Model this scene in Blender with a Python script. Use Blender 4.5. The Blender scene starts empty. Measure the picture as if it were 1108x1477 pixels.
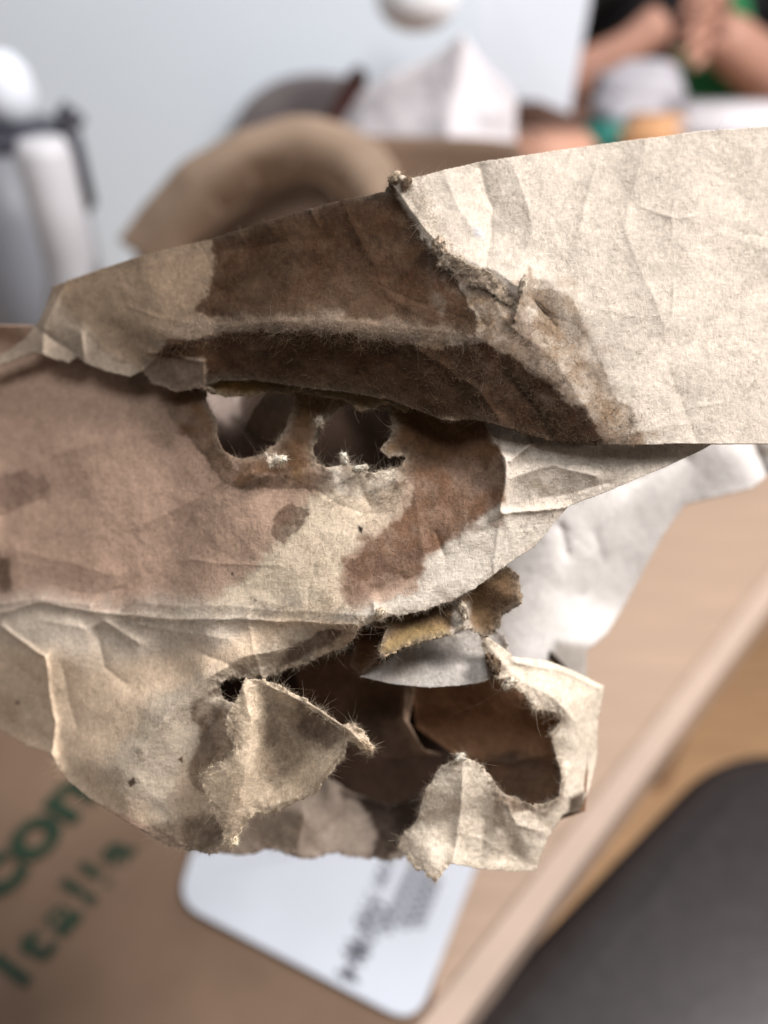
import bpy, bmesh, math, random
import numpy as np
from mathutils import Vector, Matrix
from mathutils.geometry import delaunay_2d_cdt
random.seed(7); RNG = np.random.RandomState(7)
S = bpy.context.scene; COL = S.collection

# ------------------------------------------------------------------ camera
PITCH = math.radians(38); CAM = np.array([0, 0, 1.15]); FPX = 1110.0; CX, CY = 554.0, 738.5
TZ = 0.75
R_ = np.array([1.0, 0, 0]); F_ = np.array([0, math.cos(PITCH), -math.sin(PITCH)]); U_ = np.array([0, math.sin(PITCH), math.cos(PITCH)])
cd = bpy.data.cameras.new('camera'); cam = bpy.data.objects.new('camera', cd); COL.objects.link(cam); S.camera = cam
cam.location = CAM; cam.rotation_euler = (math.pi/2 - PITCH, 0, 0)
cd.sensor_fit = 'VERTICAL'; cd.sensor_height = 36; cd.lens = 36*FPX/1477; cd.clip_start = 0.01; cd.clip_end = 60
cd.dof.use_dof = True; cd.dof.focus_distance = 0.149; cd.dof.aperture_fstop = cd.lens/5.3

def P(px, py, d):
    return CAM + d*((px-CX)/FPX*R_ + (CY-py)/FPX*U_ + F_)
def PT(px, py, z=TZ):
    r = (px-CX)/FPX*R_ + (CY-py)/FPX*U_ + F_
    return CAM + r*((z-CAM[2])/r[2])
def PY(px, py, y):
    r = (px-CX)/FPX*R_ + (CY-py)/FPX*U_ + F_
    return CAM + r*(y/r[1])

# ------------------------------------------------------------------ light
w = bpy.data.worlds.new('World'); S.world = w; w.use_nodes = True
w.node_tree.nodes['Background'].inputs[0].default_value = (1.0, 0.98, 0.97, 1)
w.node_tree.nodes['Background'].inputs[1].default_value = 0.15
def area(name, loc, target, size, power, col):
    l = bpy.data.lights.new(name, 'AREA'); l.shape = 'RECTANGLE'; l.size, l.size_y = size; l.energy = power; l.color = col
    o = bpy.data.objects.new(name, l); COL.objects.link(o); o.location = loc
    o.rotation_euler = (Vector(target)-Vector(loc)).to_track_quat('-Z', 'Y').to_euler(); return o
pc = P(600, 650, 0.15)
def camdir(x, y, z): return x*R_ + y*U_ - z*F_
area('window_light', pc + 1.3*camdir(0.58, 0.52, 0.37), pc, (0.30, 0.30), 27, (1.0, 0.955, 0.93))
area('room_fill_light', (-0.12, -0.2, 2.3), (0.0, 0.75, 0.8), (.6, .5), 9.5, (0.95, 0.97, 1.0))  # added overhead fill for the room and background, no window there
S.view_settings.view_transform = 'Standard'; S.view_settings.look = 'None'; S.view_settings.exposure = 0.0; S.view_settings.gamma = 1

# ------------------------------------------------------------------ materials
def nt(name):
    m = bpy.data.materials.new(name); m.use_nodes = True; t = m.node_tree
    return m, t, t.nodes['Principled BSDF']
def N(t, ty, **kw):
    n = t.nodes.new(ty)
    for k, v in kw.items(): setattr(n, k, v)
    return n
def basic(name, col, rough=0.6, scale=20, var=0.12, bump=0.0, stretch=(1, 1, 1), metal=0, spec=0.4, rotz=0, detail=5):
    m, t, b = nt(name)
    tc = N(t, 'ShaderNodeTexCoord'); mp = N(t, 'ShaderNodeMapping'); mp.inputs['Scale'].default_value = stretch; mp.inputs['Rotation'].default_value = (0, 0, rotz)
    nz = N(t, 'ShaderNodeTexNoise'); nz.inputs['Scale'].default_value = scale; nz.inputs['Detail'].default_value = detail
    cr = N(t, 'ShaderNodeValToRGB')
    c = np.array(col)
    cr.color_ramp.elements[0].position = 0.3; cr.color_ramp.elements[1].position = 0.7
    cr.color_ramp.elements[0].color = (*(c*(1-var)), 1); cr.color_ramp.elements[1].color = (*np.minimum(c*(1+var), 1), 1)
    t.links.new(tc.outputs['Object'], mp.inputs[0]); t.links.new(mp.outputs[0], nz.inputs['Vector'])
    t.links.new(nz.outputs[0], cr.inputs[0]); t.links.new(cr.outputs[0], b.inputs['Base Color'])
    b.inputs['Roughness'].default_value = rough; b.inputs['Metallic'].default_value = metal; b.inputs['Specular IOR Level'].default_value = spec
    if bump:
        bp = N(t, 'ShaderNodeBump'); bp.inputs['Strength'].default_value = bump; bp.inputs['Distance'].default_value = 0.002
        t.links.new(nz.outputs[0], bp.inputs['Height']); t.links.new(bp.outputs[0], b.inputs['Normal'])
    return m

def paper_material():
    m, t, b = nt('kraft_paper'); L = t.links
    at = N(t, 'ShaderNodeAttribute', attribute_name='Col')
    tc = N(t, 'ShaderNodeTexCoord')
    def noise(scale, stretch, detail, rot):
        mp = N(t, 'ShaderNodeMapping'); mp.inputs['Scale'].default_value = stretch; mp.inputs['Rotation'].default_value = rot
        n = N(t, 'ShaderNodeTexNoise'); n.inputs['Scale'].default_value = scale; n.inputs['Detail'].default_value = detail
        n.inputs['Roughness'].default_value = 0.65
        L.new(tc.outputs['Object'], mp.inputs[0]); L.new(mp.outputs[0], n.inputs['Vector']); return n.outputs[0]
    f1 = noise(2700, (1, 0.22, 0.22), 3, (0, 0.3, 0.5)); f2 = noise(2700, (0.22, 1, 1), 3, (0.2, 0, -0.6)); f3 = noise(2000, (1, .3, 1), 3, (0.7, .4, 1.9))
    g = noise(90, (1, 1, 1), 5, (0, 0, 0))
    mx = N(t, 'ShaderNodeMath', operation='MAXIMUM'); L.new(f1, mx.inputs[0]); L.new(f2, mx.inputs[1])
    mx2 = N(t, 'ShaderNodeMath', operation='MAXIMUM'); L.new(mx.outputs[0], mx2.inputs[0]); L.new(f3, mx2.inputs[1])
    r1 = N(t, 'ShaderNodeMapRange'); r1.inputs[1].default_value = 0.42; r1.inputs[2].default_value = 0.78; r1.inputs[3].default_value = 0.72; r1.inputs[4].default_value = 1.20
    L.new(mx2.outputs[0], r1.inputs[0])
    r2 = N(t, 'ShaderNodeMapRange'); r2.inputs[1].default_value = 0.3; r2.inputs[2].default_value = 0.7; r2.inputs[3].default_value = 0.92; r2.inputs[4].default_value = 1.07
    L.new(g, r2.inputs[0])
    mu = N(t, 'ShaderNodeMath', operation='MULTIPLY'); L.new(r1.outputs[0], mu.inputs[0]); L.new(r2.outputs[0], mu.inputs[1])
    # dark flecks
    vo = N(t, 'ShaderNodeTexVoronoi'); vo.inputs['Scale'].default_value = 160; L.new(tc.outputs['Object'], vo.inputs['Vector'])
    wn = N(t, 'ShaderNodeMath', operation='LESS_THAN'); wn.inputs[1].default_value = 0.06; L.new(vo.outputs['Distance'], wn.inputs[0])
    sep = N(t, 'ShaderNodeSeparateColor'); L.new(vo.outputs['Color'], sep.inputs[0])
    gt = N(t, 'ShaderNodeMath', operation='LESS_THAN'); gt.inputs[1].default_value = 0.10; L.new(sep.outputs[0], gt.inputs[0])
    fm = N(t, 'ShaderNodeMath', operation='MULTIPLY'); L.new(wn.outputs[0], fm.inputs[0]); L.new(gt.outputs[0], fm.inputs[1])
    fs = N(t, 'ShaderNodeMath', operation='MULTIPLY_ADD'); fs.inputs[1].default_value = -0.6; fs.inputs[2].default_value = 1; L.new(fm.outputs[0], fs.inputs[0])
    mu2 = N(t, 'ShaderNodeMath', operation='MULTIPLY'); L.new(mu.outputs[0], mu2.inputs[0]); L.new(fs.outputs[0], mu2.inputs[1])
    vm = N(t, 'ShaderNodeVectorMath', operation='SCALE'); L.new(at.outputs['Color'], vm.inputs[0]); L.new(mu2.outputs[0], vm.inputs['Scale'])
    L.new(vm.outputs[0], b.inputs['Base Color'])
    b.inputs['Roughness'].default_value = 0.85; b.inputs['Specular IOR Level'].default_value = 0.1
    bp = N(t, 'ShaderNodeBump'); bp.inputs['Strength'].default_value = 0.75; bp.inputs['Distance'].default_value = 0.00022
    L.new(mx2.outputs[0], bp.inputs['Height'])
    bp2 = N(t, 'ShaderNodeBump'); bp2.inputs['Strength'].default_value = 0.3; bp2.inputs['Distance'].default_value = 0.0012
    nb = noise(260, (1, 1, 1), 3, (0, 0, 0)); L.new(nb, bp2.inputs['Height']); L.new(bp2.outputs[0], bp.inputs['Normal'])
    L.new(bp.outputs[0], b.inputs['Normal'])
    tr = N(t, 'ShaderNodeBsdfTranslucent'); L.new(vm.outputs[0], tr.inputs[0]); ms = N(t, 'ShaderNodeMixShader'); ms.inputs[0].default_value = 0.12
    out = t.nodes['Material Output']; L.new(b.outputs[0], ms.inputs[1]); L.new(tr.outputs[0], ms.inputs[2]); L.new(ms.outputs[0], out.inputs[0])
    return m
PAPER = paper_material()
def fibre_material():
    m, t, b = nt('paper_fibre'); L = t.links
    at = N(t, 'ShaderNodeAttribute', attribute_name='Col'); L.new(at.outputs['Color'], b.inputs['Base Color']); b.inputs['Roughness'].default_value = 0.7; b.inputs['Specular IOR Level'].default_value = 0.15
    tr = N(t, 'ShaderNodeBsdfTranslucent'); L.new(at.outputs['Color'], tr.inputs[0]); ms = N(t, 'ShaderNodeMixShader'); ms.inputs[0].default_value = 0.4
    L.new(b.outputs[0], ms.inputs[1]); L.new(tr.outputs[0], ms.inputs[2]); L.new(ms.outputs[0], t.nodes['Material Output'].inputs[0]); return m
FIBRE = fibre_material()

# ------------------------------------------------------------------ object helpers
def empty(name, loc, label, cat, group=None):
    o = bpy.data.objects.new(name, None); COL.objects.link(o); o.location = loc; o['label'] = label; o['category'] = cat
    if group: o['group'] = group
    bpy.context.view_layer.update(); return o
def link(name, me, mat, parent=None, smooth=True, loc=None, **props):
    o = bpy.data.objects.new(name, me); COL.objects.link(o)
    if mat: me.materials.append(mat)
    if smooth: me.polygons.foreach_set('use_smooth', [True]*len(me.polygons))
    if parent is not None:
        o.parent = parent; q = parent; off = Vector((0, 0, 0))
        while q: off += q.location; q = q.parent
        o.location = -off if loc is None else Vector(loc) - off
    elif loc is not None: o.location = loc
    for k, v in props.items(): o[k] = v
    return o
def mesh_np(name, V, quads=None, tris=None, col=None):
    me = bpy.data.meshes.new(name); nq = 0 if quads is None else len(quads); nt_ = 0 if tris is None else len(tris)
    idx = []
    if nq: idx.append(np.asarray(quads).ravel())
    if nt_: idx.append(np.asarray(tris).ravel())
    idx = np.concatenate(idx).astype(np.int32)
    me.vertices.add(len(V)); me.vertices.foreach_set('co', np.asarray(V, np.float32).ravel())
    me.loops.add(len(idx)); me.loops.foreach_set('vertex_index', idx)
    ls = np.concatenate([np.arange(nq)*4, nq*4+np.arange(nt_)*3]).astype(np.int32)
    me.polygons.add(nq+nt_); me.polygons.foreach_set('loop_start', ls)
    me.update(calc_edges=True)
    if col is not None:
        a = me.color_attributes.new('Col', 'FLOAT_COLOR', 'POINT'); c4 = np.ones((len(V), 4), np.float32); c4[:, :3] = col; a.data.foreach_set('color', c4.ravel())
    return me

# ------------------------------------------------------------------ numpy fields (all in the paper's own sheet grid)
def vnoise(x, y, scale, seed):
    rs = np.random.RandomState(seed); n = 256; lat = rs.rand(n, n)
    X = x/scale + 57.3; Y = y/scale + 31.7; xi = np.floor(X).astype(int); yi = np.floor(Y).astype(int); fx = X-xi; fy = Y-yi
    fx = fx*fx*(3-2*fx); fy = fy*fy*(3-2*fy); a = lat[xi % n, yi % n]; b = lat[(xi+1) % n, yi % n]; c = lat[xi % n, (yi+1) % n]; d = lat[(xi+1) % n, (yi+1) % n]
    return (a*(1-fx)+b*fx)*(1-fy)+(c*(1-fx)+d*fx)*fy - 0.5
def fbm(x, y, scale, seed, oc=4, g=0.55):
    s = 0; a = 1; tot = 0
    for i in range(oc):
        th = 0.6*i+seed*0.37; s = s + a*vnoise(x*math.cos(th)+y*math.sin(th), -x*math.sin(th)+y*math.cos(th), scale, seed*13+i); tot += a; a *= g; scale /= 2.05
    return s/tot*2
def segdist(x, y, a, b):
    dx, dy = b[0]-a[0], b[1]-a[1]; l2 = dx*dx+dy*dy+1e-9
    t = np.clip(((x-a[0])*dx+(y-a[1])*dy)/l2, 0, 1); return np.hypot(x-a[0]-t*dx, y-a[1]-t*dy), t
def sdf(x, y, poly):
    """negative inside; also per-point tear amount of nearest edge"""
    D = np.full(x.shape, 1e9); T = np.zeros(x.shape); ins = np.zeros(x.shape, bool); n = len(poly)
    for i in range(n):
        a = poly[i]; b = poly[(i+1) % n]; d, t = segdist(x, y, a, b); m = d < D
        ta = a[2] if len(a) > 2 else 0; tb = b[2] if len(b) > 2 else 0
        D = np.where(m, d, D); T = np.where(m, ta*(1-t)+tb*t, T)
        if a[1] != b[1]:
            c = ((a[1] > y) != (b[1] > y)) & (x < (b[0]-a[0])*(y-a[1])/(b[1]-a[1])+a[0]); ins ^= c
    return np.where(ins, -D, D), T
def polyline(x, y, pts):
    D = np.full(x.shape, 1e9)
    for a, b in zip(pts[:-1], pts[1:]): D = np.minimum(D, segdist(x, y, a, b)[0])
    return D
def sm(e0, e1, v):
    if e0 > e1: return 1-sm(e1, e0, v)
    t = np.clip((v-e0)/(e1-e0), 0, 1); return t*t*(3-2*t)
def blur(A, sig):
    r = int(sig*2.5)+1; k = np.exp(-0.5*(np.arange(-r, r+1)/sig)**2); k /= k.sum()
    B = np.pad(A, r, mode='edge'); B = sum(k[i]*B[i:i+A.shape[0]+0, :] for i in range(2*r+1)) if False else B
    T = np.zeros((A.shape[0], B.shape[1]))
    for i in range(2*r+1): T += k[i]*B[i:i+A.shape[0], :]
    O = np.zeros(A.shape)
    for i in range(2*r+1): O += k[i]*T[:, i:i+A.shape[1]]
    return O
def depth_field(X, Y, cps, soft):
    pts = [(c[0], c[1]) for c in cps]; x0, x1, y0, y1 = X.min()-60, X.max()+60, Y.min()-60, Y.max()+60
    A = np.array(cps, float)
    ext = []
    for q in [(x0, y0), (x1, y0), (x0, y1), (x1, y1), ((x0+x1)/2, y0), ((x0+x1)/2, y1), (x0, (y0+y1)/2), (x1, (y0+y1)/2)]:
        wgt = 1/(np.hypot(A[:, 0]-q[0], A[:, 1]-q[1])**3+1); ext.append((q[0], q[1], (wgt*A[:, 2]).sum()/wgt.sum()))
    A = np.vstack([A, ext])
    r = delaunay_2d_cdt([Vector((a[0], a[1])) for a in A], [], [], 0, 1e-6)
    V = np.array([(v.x, v.y) for v in r[0]]); Z = np.array([A[o[0], 2] for o in r[3]])
    out = np.full(X.shape, Z.mean()); step = X[0, 1]-X[0, 0]; gx0, gy0 = X[0, 0], Y[0, 0]
    for f in r[2]:
        p = V[list(f)]; z = Z[list(f)]
        i0 = max(int((p[:, 1].min()-gy0)/step), 0); i1 = min(int((p[:, 1].max()-gy0)/step)+2, X.shape[0])
        j0 = max(int((p[:, 0].min()-gx0)/step), 0); j1 = min(int((p[:, 0].max()-gx0)/step)+2, X.shape[1])
        if i1 <= i0 or j1 <= j0: continue
        x = X[i0:i1, j0:j1]; y = Y[i0:i1, j0:j1]
        den = (p[1, 1]-p[2, 1])*(p[0, 0]-p[2, 0])+(p[2, 0]-p[1, 0])*(p[0, 1]-p[2, 1])
        if abs(den) < 1e-9: continue
        a = ((p[1, 1]-p[2, 1])*(x-p[2, 0])+(p[2, 0]-p[1, 0])*(y-p[2, 1]))/den
        b = ((p[2, 1]-p[0, 1])*(x-p[2, 0])+(p[0, 0]-p[2, 0])*(y-p[2, 1]))/den; c = 1-a-b
        m = (a > -1e-6) & (b > -1e-6) & (c > -1e-6); out[i0:i1, j0:j1][m] = (a*z[0]+b*z[1]+c*z[2])[m]
    return blur(out, soft/step)

CREAM = np.array((.585, .515, .437)); WHITE = np.array((.78, .69, .58)); PINK = np.array((.46, .315, .235)); OLIVE = np.array((.20, .145, .10))
DARK = np.array((.040, .0185, .0085)); BROWN = np.array((.155, .098, .066)); AMBER = np.array((.24, .14, .06)); MID = np.array((.33, .26, .20)); INNER = np.array((.20, .135, .09))

def blotches(poly, col, n, sd, op_=3):
    """small satellite stains scattered along a stain's rim"""
    rb = random.Random(sd*31+n); out = []
    for _ in range(n):
        i = rb.randrange(len(poly)); a, b = poly[i], poly[(i+1) % len(poly)]; t = rb.random(); x = a[0]+(b[0]-a[0])*t+rb.gauss(0, 11); y = a[1]+(b[1]-a[1])*t+rb.gauss(0, 11); rr = rb.uniform(3, 13); st = rb.uniform(.5, 1.8)
        out.append(([(x+rr*st*math.cos(k*1.05)*rb.uniform(.6, 1.3), y+rr/st*math.sin(k*1.05)*rb.uniform(.6, 1.3)) for k in range(6)], col*rb.uniform(.8, 1.2), rb.uniform(2.5, 7), 9, rb.uniform(.4, .9), .3))
    return out

def torn_sheet(name, parent, outline, cps, holes=(), base=CREAM, paints=(), ridges=(), soft=9, thick=0.00032, step=1.7, crumple=0.5, seed=1,
               edge_hair=1.0, fuzz=(), hair_len=1.0, tear=1.0, core=True, label=None, mottle=0.15, coarse=0.0, hair_col=None, creases=0):
    xs = [p[0] for p in outline]; ys = [p[1] for p in outline]
    gx = np.arange(min(xs)-12, max(xs)+12, step); gy = np.arange(min(ys)-12, max(ys)+12, step); X, Y = np.meshgrid(gx, gy)
    D, T = sdf(X, Y, outline)
    jag = 7*fbm(X, Y, 34, seed+50, 4, .6)+4.6*fbm(X, Y, 8, seed+51, 3, .8)
    D = D + tear*jag*T + 1.0*fbm(X, Y, 60, seed+52, 2)*(1-np.clip(T, 0, 1))
    for h in holes:
        d, t = sdf(X, Y, h); d = -d + .8*tear*jag*np.maximum(t, 0.0); m = d > D; D = np.where(m, d, D); T = np.where(m, t, T)
    Z = depth_field(X, Y, cps, soft)
    for pl, amp, wd in ridges:
        d = polyline(X+4*fbm(X, Y, 50, seed+7, 2), Y+4*fbm(X, Y, 50, seed+8, 2), pl); Z = Z - amp*np.exp(-d/wd)
    rc = random.Random(seed*7+1)
    for _ in range(creases):
        x0, y0 = rc.uniform(min(xs), max(xs)), rc.uniform(min(ys), max(ys)); an = rc.uniform(0, math.pi); ln = rc.uniform(60, 190); pl = []
        for q in range(4): pl.append((x0, y0)); x0 += math.cos(an)*ln/3; y0 += math.sin(an)*ln/3; an += rc.uniform(-.45, .45)
        Z = Z - rc.choice((-1, 1))*rc.uniform(.12, .34)*np.exp(-polyline(X, Y, pl)/rc.uniform(2.5, 6))
    Z = Z + crumple*(1.6*fbm(X, Y, 170, seed+1, 4, .5)+0.8*np.abs(fbm(X, Y, 80, seed+3, 2))) + 0.09*fbm(X, Y, 16, seed+2, 3)*(0.5+crumple) + coarse*fbm(X, Y, 26, seed+4, 3)
    Z = Z + 1.3*np.clip(T, 0, 1.2)*np.exp(np.minimum(D, 0)/9)*fbm(X, Y, 11, seed+5, 4, .7)
    # colours: stains with shapes of their own
    C = np.ones(X.shape+(3,))*base
    for p in paints:
        poly, c, sft, namp, op = p[:5]; mott = p[5] if len(p) > 5 else 0.0
        pad = sft+2*namp+14; qx = [v[0] for v in poly]; qy = [v[1] for v in poly]
        j0, j1 = np.searchsorted(gx, [min(qx)-pad, max(qx)+pad]); i0, i1 = np.searchsorted(gy, [min(qy)-pad, max(qy)+pad])
        if i1-i0 < 2 or j1-j0 < 2: continue
        x_, y_ = X[i0:i1, j0:j1], Y[i0:i1, j0:j1]
        d, _ = sdf(x_, y_, poly); d = d + namp*fbm(x_, y_, 40, seed+60+len(poly), 5, .68)
        if namp > 9: d = d + .45*namp*fbm(x_, y_, 85, seed+40+len(poly), 3) + .28*namp*fbm(x_, y_, 9, seed+41, 3, .8)
        a = (1-sm(-sft, sft, d))*op
        if namp > 9: a = np.maximum(a, .34*op*np.exp(-np.maximum(d, 0)/8))*(1-.13*np.clip(.25+1.5*fbm(x_, y_, 30, seed+43, 5, .75), 0, 1))
        tide = 0.26*op*np.exp(-((d+2)/2.6)**2)*np.clip(.5+fbm(x_, y_, 60, seed+77, 2), 0, 1)*(namp > 9)
        if mott: a = a*np.clip(1-mott*0.5+mott*1.6*fbm(x_, y_, 22, seed+len(poly)+9, 5, .75), 0, 1)
        C[i0:i1, j0:j1] = (C[i0:i1, j0:j1]*(1-a[..., None]) + np.asarray(c)*a[..., None])*(1-tide[..., None])
    if core:   # torn edge shows the paler, fluffier core of the paper
        a = np.clip(T, 0, 1)*np.exp(np.minimum(D+2, 0)/5.0)*0.6; C = C*(1-a[..., None])+(C*.4+np.array((.70, .60, .475))*.6)*a[..., None]
    C = C*(1+mottle*(2.4*fbm(X, Y, 26, seed+70, 5, .7)*sm(.45, .12, C[..., 0])+1.1*fbm(X, Y, 12, seed+75, 4, .8))+mottle*0.8*fbm(X, Y, 5, seed+71, 2))[..., None]; C = np.clip(C, .008, .85)
    # cells kept, outer corners pulled on to the outline
    gyD, gxD = np.gradient(D, step); gl = np.hypot(gxD, gyD)+1e-6; far = 0.72*step
    inside = D < far; cell = inside[:-1, :-1] & inside[1:, :-1] & inside[:-1, 1:] & inside[1:, 1:]
    pull = np.where(D > 0, np.minimum(D, far), 0); Xp = X-pull*gxD/gl; Yp = Y-pull*gyD/gl
    used = np.zeros(X.shape, bool); used[:-1, :-1] |= cell; used[1:, :-1] |= cell; used[:-1, 1:] |= cell; used[1:, 1:] |= cell
    idm = -np.ones(X.shape, int); idm[used] = np.arange(used.sum())
    px, py, dz = Xp[used], Yp[used], Z[used]/1000
    V = CAM + dz[:, None]*(((px-CX)/FPX)[:, None]*R_+((CY-py)/FPX)[:, None]*U_+F_)
    i, j = np.nonzero(cell); q = np.stack([idm[i, j], idm[i+1, j], idm[i+1, j+1], idm[i, j+1]], 1)
    # normals
    P3 = CAM + (Z/1000)[..., None]*(((Xp-CX)/FPX)[..., None]*R_+((CY-Yp)/FPX)[..., None]*U_+F_)
    du = np.gradient(P3, axis=1); dv = np.gradient(P3, axis=0); Nn = np.cross(dv, du); Nn /= np.linalg.norm(Nn, axis=2, keepdims=True)+1e-12
    flip = (Nn@F_) > 0; Nn[flip] *= -1; Nv = Nn[used]
    th = thick*(1-0.6*np.clip(T[used], 0, 1)*np.exp(np.minimum(D[used], 0)/5))
    Vb = V - Nv*th[:, None]; n = len(V)
    qb = q[:, ::-1]+n
    e = np.concatenate([q[:, [0, 1]], q[:, [1, 2]], q[:, [2, 3]], q[:, [3, 0]]]); key = np.minimum(e[:, 0], e[:, 1]).astype(np.int64)*n+np.maximum(e[:, 0], e[:, 1])
    u, inv, cnt = np.unique(key, return_inverse=True, return_counts=True); be = e[cnt[inv] == 1]
    qs = np.stack([be[:, 1], be[:, 0], be[:, 0]+n, be[:, 1]+n], 1)
    Cu = C[used]; me = mesh_np(name, np.vstack([V, Vb]), np.vstack([q, qb, qs]), col=np.vstack([Cu, Cu*0.92]))
    o = link(name, me, PAPER, parent)
    if label: o['label'] = label
    # loose fibres
    Hp, Hd, Hn, Hc, Hl = [], [], [], [], []
    bv = np.unique(be); tb = T[used][bv]; sel = bv[(tb > 0.07)]
    od = (gxD/gl)[used][:, None]*R_ - (gyD/gl)[used][:, None]*U_
    if len(sel) and edge_hair:
        k = np.repeat(sel, 16); k = k[RNG.rand(len(k)) < 0.9*edge_hair*np.clip(T[used][k]*1.3, .15, 1)]
        clump = np.clip(0.6+1.6*fbm(px[k], py[k], 15, seed+80, 3), .12, 1.8)
        Hp.append(V[k]-od[k]*RNG.rand(len(k), 1)*0.0009-Nv[k]*RNG.rand(len(k), 1)*0.0003); d = od[k]*(0.7)+RNG.randn(len(k), 3)*0.8+Nv[k]*0.3; Hd.append(d); Hn.append(Nv[k])
        Hl.append((RNG.gamma(2.0, 0.00014, len(k))+(RNG.rand(len(k)) < .014)*RNG.gamma(2, .00042, len(k)))*(.35+clump)*hair_len); Hc.append((Cu[k]*.5+np.array((.70, .60, .47))*.5)*(.8+.3*RNG.rand(len(k), 1)) if hair_col is None else np.ones((len(k), 3))*hair_col)
    for poly, dens, ln, lift, cm in fuzz:
        d, _ = sdf(px, py, poly); wgt = (1-sm(-12, 6, d+14*fbm(px, py, 40, seed+90, 3)))*np.clip(0.55+1.1*fbm(px, py, 26, seed+91, 4), 0, 1)*(D[used] < -1)
        k = np.nonzero(RNG.rand(len(px)) < wgt*dens)[0]
        if not len(k): continue
        Hp.append(V[k]); base_d = RNG.randn(len(k), 3); base_d -= Nv[k]*(base_d*Nv[k]).sum(1, keepdims=True); base_d /= np.linalg.norm(base_d, axis=1, keepdims=True)
        Hd.append(base_d+Nv[k]*lift*(0.3+RNG.rand(len(k), 1))); Hn.append(Nv[k]); Hl.append(RNG.gamma(3, ln/3000, len(k)))
        mxw = min(1.3*float(np.mean(cm[1]))+.03, .75); cc = (Cu[k]*(1-mxw)+np.where(Cu[k][:, :1] < .15, np.array([[.62, .44, .29]]), np.array([[.72, .62, .50]]))*mxw)*(0.75+0.4*RNG.rand(len(k), 1)); Hc.append(cc)
    if Hp:
        Hp, Hd, Hn, Hc, Hl = map(np.concatenate, (Hp, Hd, Hn, Hc, Hl)); hairs(name, Hp, Hd, Hn, Hc, Hl, o)
    return o

def hairs(name, Pp, Dd, Nn, Cc, Ll, parent, rad=0.000024):
    n = len(Pp); Dd = Dd/np.linalg.norm(Dd, axis=1, keepdims=True); side = np.cross(Dd, Nn+RNG.randn(n, 3)*.3); side /= np.linalg.norm(side, axis=1, keepdims=True)+1e-9
    up = np.cross(side, Dd); curl = RNG.randn(n, 1)*1.0; curl2 = RNG.randn(n, 1)*0.8; segs = 4; V = []; rr = rad*(0.6+0.9*RNG.rand(n, 1))
    for s in range(segs):
        t = s/(segs-1); c = Pp+Dd*(Ll[:, None]*t)+side*(curl*Ll[:, None]*t*t)+up*(curl2*Ll[:, None]*t*t)
        r = rr*(1-0.75*t)
        for a in range(3):
            th = a*2*math.pi/3; V.append(c+side*(r*math.cos(th))+up*(r*math.sin(th)))
    V = np.stack(V, 1); base = (np.arange(n)*segs*3)[:, None]; q = []
    for s in range(segs-1):
        for a in range(3):
            b = (a+1) % 3; q.append(base+np.array([[s*3+a, s*3+b, (s+1)*3+b, (s+1)*3+a]]))
    q = np.concatenate(q); me = mesh_np('loose_fibres', V.reshape(-1, 3), q, col=np.repeat(Cc, segs*3, 0))
    return link('loose_fibres', me, FIBRE, parent, smooth=True, loc=(0, 0, 0), kind='stuff')

# ================================================================== THE SETTING
table_col = (.38, .275, .205)
M_table = basic('table_wood', table_col, .45, 14, .10, .05, (1, 14, 1), rotz=math.radians(-40))
M_edge = basic('table_edge_wood', (.46, .355, .29), .4, 30, .06)
M_floor = basic('floor_wood', (.70, .44, .25), .35, 6, .18, .02, (1, 9, 1))
M_wall = basic('wall_paint', (.68, .755, .83), .8, 3, .03)
M_white = basic('white_paint', (.72, .76, .84), .5, 5, .02)
M_dark = basic('dark_leather', (.022, .019, .020), .36, 120, .2, .08, spec=.5)
M_kraft = basic('brown_kraft', (.145, .092, .06), .75, 22, .14, .15)
M_green = basic('green_ink', (.006, .024, .010), .6, 60, .2)
M_ink = basic('black_ink', (.06, .06, .08), .6, 60, .2)
M_label = basic('white_label', (.52, .56, .63), .35, 40, .02)
M_steel = basic('brushed_steel', (.42, .41, .42), .6, 8, .25, metal=.3)
M_blackp = basic('black_plastic', (.03, .03, .045), .35, 40, .2)
M_skin = basic('skin', (.50, .27, .20), .5, 40, .08, .05)
M_shirt = basic('black_cotton', (.012, .011, .013), .9, 80, .2, .3)
M_greenc = basic('green_cloth', (.03, .24, .09), .8, 30, .15, .1)
M_teal = basic('teal_plastic', (.02, .17, .14), .4, 30, .1)
M_tissue = basic('white_tissue', (.66, .63, .66), .9, 30, .08, .3)
M_orange = basic('orange_card', (.62, .34, .17), .6, 30, .08)
M_hair = basic('dark_hair', (.03, .018, .012), .5, 100, .3, .3)

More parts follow.
